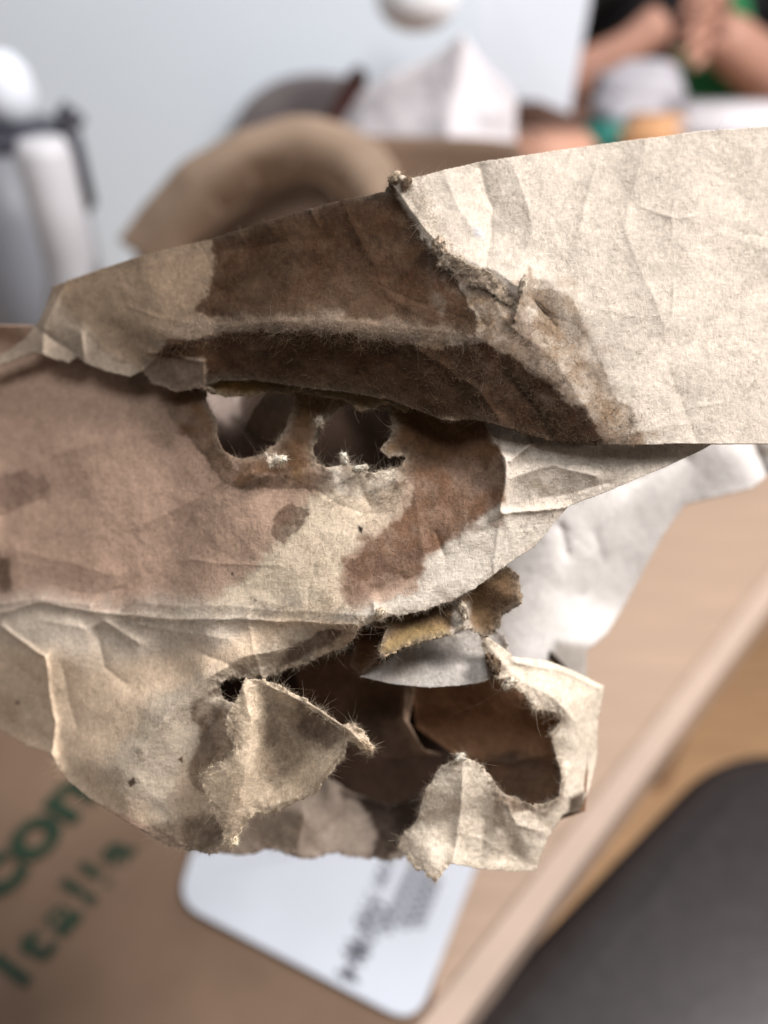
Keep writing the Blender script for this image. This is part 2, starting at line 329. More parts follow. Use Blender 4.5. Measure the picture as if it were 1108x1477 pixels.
def quadmesh(name, pts, mat, thick=0.0, parent=None, **pr):
    bm = bmesh.new(); v = [bm.verts.new(p) for p in pts]; f = bm.faces.new(v); bm.normal_update()
    if f.normal.z < 0 and abs(f.normal.z) > .3: bmesh.ops.reverse_faces(bm, faces=[f])
    if thick:
        r = bmesh.ops.extrude_face_region(bm, geom=[f]); nv = [g for g in r['geom'] if isinstance(g, bmesh.types.BMVert)]
        nn = f.normal.copy(); bmesh.ops.translate(bm, verts=nv, vec=-nn*thick); bmesh.ops.recalc_face_normals(bm, faces=bm.faces)
    me = bpy.data.meshes.new(name); bm.to_mesh(me); bm.free(); return link(name, me, mat, parent, smooth=False, **pr)
def bevelbox(name, size, loc, mat, bev=.005, parent=None, rotz=0, taper=1, **pr):
    bm = bmesh.new(); bmesh.ops.create_cube(bm, size=1); bmesh.ops.scale(bm, vec=size, verts=bm.verts)
    for v in bm.verts:
        if v.co.z > 0: v.co.x *= taper; v.co.y *= taper
    bmesh.ops.bevel(bm, geom=list(bm.edges), offset=bev, segments=3, affect='EDGES'); bmesh.ops.rotate(bm, cent=(0, 0, 0), matrix=Matrix.Rotation(rotz, 3, 'Z'), verts=bm.verts)
    me = bpy.data.meshes.new(name); bm.to_mesh(me); bm.free(); return link(name, me, mat, parent, loc=loc, **pr)
def lathe(name, prof, loc, mat, parent=None, seg=40, **pr):
    V = []; Q = []
    for k in range(seg):
        a = 2*math.pi*k/seg
        for r, z in prof: V.append((r*math.cos(a), r*math.sin(a), z))
    n = len(prof)
    for k in range(seg):
        for i in range(n-1): Q.append((k*n+i, ((k+1) % seg)*n+i, ((k+1) % seg)*n+i+1, k*n+i+1))
    me = mesh_np(name, np.array(V), np.array(Q)); return link(name, me, mat, parent, loc=loc, **pr)

WALLY = 1.02
quadmesh('floor', [(-4, -3, 0), (4, -3, 0), (4, 5, 0), (-4, 5, 0)], M_floor, kind='structure')
quadmesh('wall', [(-3, WALLY, 0), (0.16, WALLY, 0), (0.16, WALLY, 2.6), (-3, WALLY, 2.6)], M_wall, thick=.10, kind='structure')
quadmesh('wall_far', [(0.0, 3.2, 0), (4, 3.2, 0), (4, 3.2, 2.6), (0.0, 3.2, 2.6)], M_wall, thick=.1, kind='structure')
quadmesh('ceiling', [(-3, -3, 2.6), (4, -3, 2.6), (4, 3.2, 2.6), (-3, 3.2, 2.6)], basic('ceiling_paint', (.80, .76, .71), .8, 3, .03), thick=.1, kind='structure')

# dining table: edge runs diagonally at the right
E1 = PT(1108, 890); E2 = PT(700, 1450); ed = (E1-E2)/np.linalg.norm(E1-E2); En = np.array([-ed[1], ed[0], 0])
table = empty('dining_table', (E1[0], E1[1], 0), 'pale beige wooden table with a straight light edge beneath the paper bags', 'table')
T1 = E1+ed*1.1; T2 = E2-ed*0.5
T3 = T2+En*1.5; T4 = T1+En*1.5
tp = np.array([T1, T2, T3, T4]); cpoly = [tuple(p) for p in tp]
# keep the table on this side of the wall
def clipy(poly, ymax):
    out = []
    for a, b in zip(poly, poly[1:]+poly[:1]):
        if a[1] <= ymax: out.append(a)
        if (a[1] <= ymax) != (b[1] <= ymax):
            t = (ymax-a[1])/(b[1]-a[1]); out.append(tuple(np.array(a)+t*(np.array(b)-np.array(a))))
    return out
quadmesh('tabletop', clipy(cpoly, WALLY+0.6), M_table, thick=.028, parent=table)
a = T2+np.array([0, 0, .0004]); b = T1+np.array([0, 0, .0004])
quadmesh('edge_band', [a-En*.002, b-En*.002, b+En*.011, a+En*.011], M_edge, thick=.031, parent=table)
for s, tt in ((0.15, .12), (1.35, .12), (.15, 1.3)):
    c = T2+ed*s*0.9+En*tt
    bevelbox('leg', (.05, .05, .72), (c[0], c[1], .361), M_edge, parent=table)

exec_bg = True
# ================================================================== BACKGROUND THINGS
def crumple_mesh(name, pts_fn, nu, nv, mat, parent=None, thick=.0006, **pr):
    V = np.array([[pts_fn(i/(nu-1), j/(nv-1)) for i in range(nu)] for j in range(nv)]).reshape(-1, 3)
    q = [(j*nu+i, j*nu+i+1, (j+1)*nu+i+1, (j+1)*nu+i) for j in range(nv-1) for i in range(nu-1)]
    me = mesh_np(name, V, np.array(q)); o = link(name, me, mat, parent, **pr)
    m = o.modifiers.new('thickness', 'SOLIDIFY'); m.thickness = thick; return o

# ---- flat paper bag with green lettering, lower left
BZ = TZ+0.03
def bagp(px, py, dz=0): return PT(px, py, BZ+dz)
quad = [bagp(-260, 1010), bagp(660, 1010), bagp(705, 1250), bagp(560, 1900), bagp(-420, 1900)]
bag = empty('paper_bag', tuple(PT(250, 1350, TZ)), 'brown paper bag lying flat with green lettering and a white sticker', 'paper bag')
c00, c10, c11, c01 = bagp(-330, 1000), bagp(745, 1000), bagp(640, 1600), bagp(-500, 1620)
def bag_top(u, v):
    p = (c00*(1-u)+c10*u)*(1-v)+(c01*(1-u)+c11*u)*v
    e = min(u, 1-u, v, 1-v); z = TZ+.002+.028*min(1, (e/.05))**.5
    q = np.array([p[0]*1000, p[1]*1000]); z += .0022*fbm(q[0:1], q[1:2], 60, 3, 3)[0]*min(1, e/.05)
    cr = segdist(np.array(u), np.array(v), (.66, .28), (.36, .80))[0]; z += .0022*math.exp(-cr/.012)*min(1, e/.05)
    return (p[0], p[1], z)
crumple_mesh('bag_front', bag_top, 110, 90, M_kraft, bag)
bb = [np.array(bag_top(u, v)) for u, v in ((0.002, .002), (.998, .002), (.998, .998), (.002, .998))]
quadmesh('bag_back', [(p[0], p[1], TZ+.0012) for p in bb], M_kraft, thick=.0006, parent=bag)
def text_mesh(body, size, px, py, ang, mat, parent, name, z, offset=.0, sy=1.0, sp=1.0):
    cu = bpy.data.curves.new('t', 'FONT'); cu.body = body; cu.size = size; cu.extrude = 0.00015; cu.offset = offset; cu.align_x = 'CENTER'; cu.align_y = 'CENTER'; cu.resolution_u = 4; cu.space_character = sp
    o = bpy.data.objects.new('t', cu); COL.objects.link(o); bpy.context.view_layer.update()
    me = bpy.data.meshes.new_from_object(o.evaluated_get(bpy.context.evaluated_depsgraph_get())); bpy.data.objects.remove(o)
    c = PT(px, py, z); M = Matrix.Rotation(ang, 4, 'Z')@Matrix.Diagonal((1, sy, 1, 1)); me.transform(M); me.materials.clear()
    return link(name, me, mat, parent, smooth=False, loc=tuple(c))
def drape(o, base_fn_z):
    return o
pa = PT(22, 1391, BZ); pb = PT(180, 1208, BZ); tang = math.atan2(pb[1]-pa[1], pb[0]-pa[0]); tl = np.linalg.norm(pb-pa)
text_mesh('Italia', tl*0.40, 100, 1306, tang, M_green, bag, 'printed_lettering', BZ+.0026, offset=.0009, sy=1.05, sp=1.3)
text_mesh('con', tl*.66, 48, 1200, tang, M_green, bag, 'printed_lettering', BZ+.0026, offset=.0014)
# sticker
lab_px = [(292, 1228), (266, 1290), (284, 1322), (585, 1464), (612, 1450), (690, 1235), (660, 1140), (330, 1150)]
def roundpoly(pts, r=.012, seg=6):
    out = []; n = len(pts)
    for i in range(n):
        p0, p1, p2 = map(lambda q: np.array(q), (pts[i-1], pts[i], pts[(i+1) % n])); d0 = (p0-p1)/np.linalg.norm(p0-p1); d2 = (p2-p1)/np.linalg.norm(p2-p1)
        for k in range(seg+1):
            t = k/seg; out.append((1-t)**2*(p1+d0*r)+2*t*(1-t)*p1+t*t*(p1+d2*r))
    return out
LZ = BZ+.0032
lp = roundpoly([PT(x, y, LZ) for x, y in [(303, 1150), (255, 1302), (600, 1480), (700, 1215), (690, 1150)]], .013)
sticker = quadmesh('sticker', lp, M_label, thick=.0004, parent=bag)
def printed(rows, x0, y0, dx, dy, size):
    pass
la = PT(585, 1240, LZ); lb = PT(520, 1390, LZ); lang = math.atan2(lb[1]-la[1], lb[0]-la[0])
for body, px, py, s in (('25/09 7:10', 545, 1275, .010), ('0000', 532, 1340, .013), ('#4', 508, 1388, .016), ('000000000', 578, 1290, .0085), ('00000000', 600, 1290, .0085), ('000000', 615, 1300, .0085)):
    tm = text_mesh(body, s, px, py, lang, M_ink, sticker, 'printed_text', LZ+.0003, offset=.0002)

# ---- dark chair at lower right
chair = empty('chair', tuple(PT(1040, 1400, 0.45))[:2]+(0,), 'dark grey padded chair tucked beside the table edge', 'chair')
CZ = .66
k1 = PT(718, 1480, CZ); k2 = PT(1004, 1172, CZ)
dirc = (k2-k1)/np.linalg.norm(k2-k1); nc = np.array([dirc[1], -dirc[0], 0])
A0 = k1-dirc*.14; A1 = k2+dirc*.02; k3 = PT(1240, 1275, CZ); nc = (k3-k2)/np.linalg.norm(k3-k2); A1 = k2+dirc*.012; B1 = A1+nc*.40; B0 = A0+nc*.40
rp = roundpoly([A0, A1, B1, B0], .065, 10)
o = quadmesh('seat_cushion', rp, M_dark, thick=.10, parent=chair)
bv = o.modifiers.new('edge', 'BEVEL'); bv.width = .03; bv.segments = 5; bv.limit_method = 'ANGLE'
for p in o.data.polygons: p.use_smooth = True
for q in (A0, A1, B1, B0):
    c = (np.array(q)-(A0+B1)/2)*.8+(A0+B1)/2; bevelbox('leg', (.035, .035, .555), (c[0], c[1], .2785), M_blackp, parent=chair)

# ---- steel pot, upper left
pot_xy = PT(35, 470)[:2]; jy = pot_xy[1]
jy = 0.62; base = PY(28, 480, jy); jx = base[0]-.012
jug = empty('coffee_pot', (jx, jy, TZ), 'steel coffee pot with a dark lid and a round white knob by the wall', 'coffee pot')
ztop = PY(60, 205, jy)[2]; rad = .5*(PY(126, 300, jy)[0]-PY(-60, 300, jy)[0]); jx = PY(33, 300, jy)[0]; jug.location.x = jx; bpy.context.view_layer.update()
H = ztop-TZ
M_glass = basic('smoky_glass', (.24, .25, .28), .3, 6, .35)
lathe('body', [(0, .0), (rad*.97, 0), (rad, .006), (rad*.98, H*.5), (rad*.95, H), (rad*.9, H), (rad*.9, .01), (0, .01)], (jx, jy, TZ), M_glass, jug)
bt = PY(58, 200, jy-.10); b_r = .5*(PY(126, 340, jy-.10)[0]-PY(-4, 340, jy-.10)[0]); hb = bt[2]-TZ
bot = lathe('pale_bottle', [(0, 0), (b_r*.95, 0), (b_r, .005), (b_r, hb*.50), (b_r*.92, hb*.60), (b_r*.62, hb*.70), (b_r*.56, hb*.76), (b_r*.56, hb*.97), (b_r*.45, hb), (0, hb)], (bt[0], jy-.10, TZ), basic('milky_plastic', (.50, .50, .53), .4, 7, .35), label='pale milky bottle with narrow neck in front of the dark rimmed coffee pot', category='bottle')
lathe('lid', [(rad*.95, H+.001), (rad*.97, H+.006), (rad*.95, H+.010), (rad*.5, H+.014), (0, H+.014)], (jx, jy, TZ), M_blackp, jug)
kx = PY(8, 130, jy)[0]; kr = .5*(PY(50, 130, jy)[0]-PY(-34, 130, jy)[0])
lathe('knob', [(0, 0), (kr*.5, 0), (kr*.85, kr*.25), (kr, kr*.9), (kr*.85, kr*1.7), (kr*.5, kr*2.15), (0, kr*2.3)], (kx, jy, TZ+H+.012), M_white, jug)
bevelbox('handle', (.012, .016, .075), (PY(118, 230, jy)[0], jy-.01, PY(118, 225, jy)[2]), M_blackp, bev=.004, parent=jug)
bevelbox('thumb_rest', (.016, .016, .014), (PY(108, 160, jy)[0], jy-.01, PY(108, 168, jy)[2]), M_blackp, bev=.004, parent=jug)

# ---- grey ceramic bowl / dark thing shading the wall behind bag is a taupe cushion
def blob(name, size, loc, mat, parent=None, rot=(0, 0, 0), n=.12, sub=4, sq=1.0, seed=0, **pr):
    bm = bmesh.new(); bmesh.ops.create_icosphere(bm, subdivisions=sub, radius=1)
    for v in bm.verts:
        c = np.array(v.co); r = 1+n*float(fbm(np.array([c[0]*30+seed*9+c[2]*17]), np.array([c[1]*30+c[2]*23]), 30, 5+seed, 3)[0])
        c = np.sign(c)*np.abs(c)**sq*r; v.co = Vector(c*np.array(size))
    bmesh.ops.rotate(bm, cent=(0, 0, 0), matrix=(Matrix.Rotation(rot[2], 3, 'Z')@Matrix.Rotation(rot[1], 3, 'Y')@Matrix.Rotation(rot[0], 3, 'X')), verts=bm.verts)
    me = bpy.data.meshes.new(name); bm.to_mesh(me); bm.free(); return link(name, me, mat, parent, loc=loc, **pr)

# ---- standing brown bag behind, with arched opening
BY = .50
sb_ = empty('standing_paper_bag', (PY(450, 400, BY)[0], BY, TZ), 'crumpled brown paper bag standing open behind the torn one', 'paper bag')
arch = [(196, 372), (225, 330), (250, 290), (300, 225), (340, 205), (395, 195), (450, 190), (540, 196), (640, 198), (700, 200), (748, 205), (760, 240)]
al = np.array(arch, float)
def arch_at(u):
    s = u*(len(al)-1); i = min(int(s), len(al)-2); return al[i]+(s-i)*(al[i+1]-al[i])
def bag_wall(u, v, dy=0, drop=0):
    a = arch_at(u); top = PY(a[0], a[1]+drop, BY+dy); bot = np.array([top[0]*.92+.02, BY+dy*.6-.02, TZ+.002]); p = top*(1-v)+bot*v
    p[1] += .006*math.sin(7*u+3*v)*min(1, v*4)+.005*float(fbm(np.array([u*300]), np.array([v*200]), 60, 4, 3)[0]); return p
crumple_mesh('back_panel', lambda u, v: bag_wall(u, v, .05), 70, 40, M_kraft, sb_)
M_lit_kraft = basic('lit_kraft', (.27, .195, .14), .75, 30, .12, .1)  # same kraft lightened along the rim, bag's shading put into the colour
rp_ = np.array([(205, 372), (240, 325), (290, 268), (360, 228), (430, 212), (490, 222), (525, 250), (545, 300), (550, 360)], float)
def fold(u, v):
    t = u*(len(rp_)-1); i = min(int(t), len(rp_)-2); a = rp_[i]+(t-i)*(rp_[i+1]-rp_[i]); n = np.array([rp_[i+1][1]-rp_[i][1], -(rp_[i+1][0]-rp_[i][0])]); n = n/np.linalg.norm(n)
    q = a+n*(44*(1-2*v)+6*fbm(np.array([u*200]), np.array([v*80]), 30, 6, 2)[0]); y = BY-.009*math.sin(math.pi*v)+.002*math.sin(9*u+5*v); return PY(q[0], q[1], y)
crumple_mesh('folded_rim', fold, 70, 14, M_lit_kraft, sb_)
M_inside = basic('shaded_kraft', (.15, .10, .07), .8, 30, .15, .15)  # inner shadow tone put into the kraft colour
def inner(u, v):
    a = np.array((225+320*u, 375-150*math.sin(math.pi*min(max(u*.9+.08, 0), 1))**.7)); top = PY(a[0], a[1], BY+.015); bot = np.array([top[0], BY, TZ+.003]); p = top*(1-v)+bot*v
    p[1] += .012*math.sin(5*u+6*v); return p
crumple_mesh('inner_gusset', inner, 50, 30, M_inside, sb_)
crumple_mesh('side_fold', lambda u, v: PY(238+(150-60*v)*u, 345-70*u+40*v, BY-.004+.01*u), 20, 12, basic('half_lit_kraft', (.24, .17, .12), .8, 30, .12), sb_)  # half-lit tone of the bag's kraft, set by colour

# ---- crumpled tissue standing behind the bag
TY = .60
def tissue(u, v):
    top = [(486, 190), (520, 132), (570, 100), (628, 74), (663, 42), (690, 82), (722, 112), (742, 140), (742, 192)]
    s = u*(len(top)-1); i = min(int(s), len(top)-2); a = np.array(top[i])+(s-i)*(np.array(top[i+1])-np.array(top[i]))
    t = PY(a[0], a[1], TY); b = PY(489+255*u, 330, TY-.03); p = t*(1-v)+b*v; p[1] += .007*float(fbm(np.array([u*400]), np.array([v*260]), 90, 8, 4)[0])-.03*(1-abs(2*u-1.05)); return p
tis = crumple_mesh('paper_napkin', tissue, 60, 50, M_tissue, None, .0004, label='crumpled white paper napkin standing in a peak behind the brown bag', category='napkin')

# ---- white board sheet
WY = .80
wp = [(688, -60), (694, 110), (824, 166), (862, -60)]
quadmesh('white_card', [PY(688, -80, WY+.03), PY(692, 113, WY), PY(822, 163, WY-.04), PY(866, -80, WY-.01)], M_white, thick=.004, label='smooth white card leaning behind the napkin with one corner down', category='card')
blob('glow_ball', (.036, .036, .030), tuple(PY(602, -14, .78)), basic('glow_white', (.88, .89, .92), .2, 9, .01), n=.01, sq=.9, label='white rounded ball added in place of a bright glow beside the white card', category='glow stand-in')  # bright glow drawn as an added white ball

# ---- brown box under card & other tabletop clutter
p = PY(790, 175, .92); bevelbox('cardboard_box', (.10, .06, .05), (p[0], p[1], p[2]-.005), basic('dark_card', (.10, .05, .035), .7), label='dark brown box half hidden below the white card', category='box')
p = PY(790, 205, .80); bevelbox('biscuit_box', (.085, .05, .04), (p[0], p[1], p[2]-.012), basic('peach_card', (.50, .27, .19), .6), label='small peach coloured box just above the torn bag edge', category='box')
p = PY(880, 200, .86); bevelbox('teal_box', (.055, .05, .03), (p[0], p[1], p[2]), M_teal, label='small teal box in front of the seated person', category='box')
p = PY(962, 195, .84); bevelbox('bread_roll', (.095, .06, .035), (p[0], p[1], p[2]), M_orange, bev=.012, label='orange brown loaf shaped packet before the seated person', category='packet')
p = PY(920, 150, .90); blob('crumpled_wrapper', (.05, .04, .035), (p[0], p[1], p[2]), basic('grey_wrap', (.42, .41, .45), .6, 30, .2, .3), n=.5, label='crumpled greyish white wrapper near the hanging thumb', category='wrapper')
p = PY(1070, 180, .84); bevelbox('folded_cloth', (.14, .08, .035), (p[0], p[1], p[2]), M_tissue, bev=.012, label='folded pale cloth below the right forearm of the person', category='cloth')
# taupe armchair against the wall behind the bag
arm = empty('armchair', (PY(470, 200, .90)[0], .90, 0), 'taupe upholstered armchair with a dark wooden post, out of focus behind the bag', 'armchair')
p = PY(462, 235, .90); blob('backrest', (.10, .06, .085), (p[0], p[1], p[2]), basic('taupe_fabric', (.17, .145, .145), .95, 60, .1, .2), arm, n=.03, sq=.95)
a = PY(474, 196, .80); b = PY(512, 128, .80)
hh = blob('wooden_post', (.012, .012, .042), tuple((a+b)/2), basic('dark_red_wood', (.06, .022, .018), .4, 30), arm, rot=(0, .5, 0), n=.02, sq=.7)
blob('seat', (.12, .10, .06), (p[0], .88, .42), bpy.data.materials['taupe_fabric'], arm, n=.03, sq=.6)
for q in (-.09, .09): bevelbox('leg', (.03, .03, .37), (p[0]+q, .88, .186), bpy.data.materials['dark_red_wood'], parent=arm)

# ---- person across the table
person = empty('person', (.62, 1.55, 0), 'seated person in a black shirt with bare forearms and hands joined', 'person')
def skin_body(name, pts, edges, radii, mat, parent, sub=2, root=0):
    me = bpy.data.meshes.new(name); me.from_pydata([tuple(p) for p in pts], edges, []); o = link(name, me, mat, parent, smooth=False)
    sk = o.modifiers.new('skin', 'SKIN'); sv = me.skin_vertices[0].data
    for i, r in enumerate(radii): sv[i].radius = (r, r) if not isinstance(r, tuple) else r
    sv[root].use_root = True; sk.use_smooth_shade = True; ss = o.modifiers.new('sub', 'SUBSURF'); ss.levels = ss.render_levels = sub; return o
HY = 1.02
hand = PY(995, 38, HY)
pel = np.array((.56, 1.50, .50)); chest = np.array((.50, 1.42, .95)); neck = np.array((.49, 1.38, 1.18)); head = np.array((.48, 1.33, 1.36)); crown = np.array((.48, 1.34, 1.47))
elL = PY(800, 128, HY+.03); wrL = PY(905, 72, HY); shL = chest+np.array((-.17, 0, .17)); shR = chest+np.array((.17, 0, .17))
elR = PY(1180, 160, HY+.04); wrR = PY(1062, 70, HY)
elLb = elL+np.array((-.05, .10, .05)); 
pts = [pel, chest, neck, head, crown, shL, elLb, elL, wrL, hand+np.array((-.025, 0, .01)), shR, elR+np.array((.05, .1, .1)), elR, wrR, hand+np.array((.02, 0, .0)), pel+np.array((-.1, -.35, .0)), pel+np.array((-.1, -.40, -.44)), pel+np.array((.1, -.35, .0)), pel+np.array((.1, -.40, -.44))]
ed_ = [(0, 1), (1, 2), (2, 3), (3, 4), (1, 5), (5, 6), (6, 7), (7, 8), (8, 9), (1, 10), (10, 11), (11, 12), (12, 13), (13, 14), (0, 15), (15, 16), (0, 17), (17, 18)]
rad_ = [.13, .14, .05, .085, .06, .06, .045, .034, .021, .026, .06, .045, .042, .030, .030, .075, .045, .075, .045]
skin_body('body', pts, ed_, rad_, M_skin, person)
def finger(parent, base, d, L, r, curl):
    d = d/np.linalg.norm(d); c = np.array(curl); p1 = base; p2 = p1+d*L*.45; d2 = d+c*.6; p3 = p2+d2/np.linalg.norm(d2)*L*.32; d3 = d+c*1.4; p4 = p3+d3/np.linalg.norm(d3)*L*.26
    return skin_body('finger', [p1, p2, p3, p4], [(0, 1), (1, 2), (2, 3)], [r, r*.95, r*.85, r*.7], M_skin, parent)
for k, (L, dz) in enumerate(((.055, .022), (.062, .006), (.058, -.008), (.045, -.020))):
    finger(person, hand+np.array((-.02, -.012, dz+.01)), np.array((.9, -.25, .05-.1*k)), L, .0085, (-.3, -.5, -.4))
    finger(person, hand+np.array((.03, -.02, dz)), np.array((-.9, -.3, .1-.1*k)), L*.9, .0085, (.3, -.4, -.5))
finger(person, hand+np.array((-.012, -.01, -.022)), np.array((-.15, -.1, -1)), .062, .0095, (0, .1, -.1))
# shirt: separate mesh over torso and upper arms
o = skin_body('shirt', [pel, pel+np.array((0, 0, .2)), chest, chest+np.array((0, 0, .12)), neck-np.array((0, 0, .04)), shL, (shL+elLb)/2, elLb*.85+shL*.15, shR, (shR+pts[11])/2, pts[11]],
              [(0, 1), (1, 2), (2, 3), (3, 4), (3, 5), (5, 6), (6, 7), (3, 8), (8, 9), (9, 10)], [.16, .165, .17, .14, .065, .08, .065, .058, .08, .065, .058], M_shirt, person)
blob('hair', (.098, .108, .11), (.48, 1.355, 1.43), M_hair, person, n=.1)
# green chair back + strap behind the person
gch = empty('green_chair', (.80, 1.25, 0), 'green chair back with a curved rim beside the seated person', 'chair')
g1, g2, g3, g4 = PY(1048, -60, 1.12), PY(1066, 40, 1.12), PY(1090, 90, 1.12), PY(1150, 130, 1.12)
skin_body('back_frame', [g1, g2, g3, g4, g4+np.array((.1, 0, -.3))], [(0, 1), (1, 2), (2, 3), (3, 4)], [.016, .017, .016, .016, .016], M_greenc, gch)
p = PY(1000, 135, 1.10); bevelbox('seat_pad', (.10, .04, .14), (p[0], p[1], p[2]-.02), M_greenc, bev=.015, parent=gch)

# ================================================================== THE TORN BAG (main subject)
root = empty('torn_paper_bag', tuple(P(560, 700, .152)), 'torn stained paper bag with ragged holes held up close in front', 'paper bag')
T_out = [(-60, 545, 0), (-60, 530, 0), (0, 512, .1), (34, 490, .2), (58, 462, .1), (66, 440, 0), (76, 413, 0), (120, 397, .05), (202, 369, .1), (250, 357, .15), (298, 346, .1), (394, 316, .1), (500, 286, .15), (556, 277, .4), (562, 262, .6), (570, 252, .7), (590, 258, .5), (640, 246, .25), (700, 232, .15), (770, 222, .1), (850, 210, .1), (930, 200, .15), (1000, 190, .1), (1160, 178, .1),
         (1160, 641, 0), (1000, 640, 0), (920, 641, .1), (860, 642, .2), (810, 640, .1), (760, 628, .1), (712, 612, .1), (690, 607, .1), (640, 607, .1), (600, 592, .1), (560, 577, .15), (500, 567, .2), (430, 558, .2), (370, 550, .2), (320, 550, .4), (290, 560, .6), (255, 566, .4), (222, 554, .4), (206, 536, .3), (186, 544, .1), (150, 535, .1), (122, 524, .15), (112, 514, .2), (98, 524, .2), (72, 517, .2), (50, 508, .2), (34, 514, .2), (0, 526, .1)]
T_cp = [(-60, 530, 190), (0, 515, 186), (76, 413, 179), (72, 517, 177), (150, 450, 172), (200, 370, 171), (206, 540, 166), (150, 535, 170), (298, 346, 166), (300, 440, 161), (250, 490, 161), (394, 316, 161), (430, 385, 156), (400, 462, 149.5), (330, 550, 157), (430, 558, 152.5), (480, 468, 147),
        (556, 277, 156), (590, 258, 155), (540, 400, 152), (600, 480, 145), (580, 585, 149.5), (640, 365, 151), (690, 480, 144.5), (700, 607, 146.5), (750, 430, 146), (640, 607, 148), (770, 222, 158), (700, 330, 154), (760, 628, 146), (850, 210, 160), (860, 430, 150.5), (800, 550, 144.5), (880, 640, 146), (1000, 190, 160), (1000, 420, 153), (1000, 640, 148.5), (1160, 178, 163), (1160, 430, 157), (1160, 640, 154)]
dk_up = [(302, 340), (350, 318), (560, 262), (600, 300), (612, 340), (640, 372), (655, 395), (676, 425), (692, 460), (684, 484), (640, 482), (590, 470), (520, 462), (440, 458), (370, 462), (310, 462), (284, 458), (272, 450), (300, 425), (308, 395), (304, 370)]
dk_band = [(222, 512), (250, 492), (300, 480), (380, 475), (470, 480), (560, 492), (640, 500), (700, 496), (742, 520), (800, 566), (850, 606), (870, 650), (790, 650), (700, 620), (600, 600), (500, 580), (320, 570), (300, 560), (294, 520), (250, 512)]
stain_r = [(645, 380), (700, 402), (742, 430), (760, 412), (800, 410), (822, 428), (834, 455), (856, 500), (870, 528), (882, 568), (912, 596), (926, 660), (700, 650), (600, 540), (640, 470)]
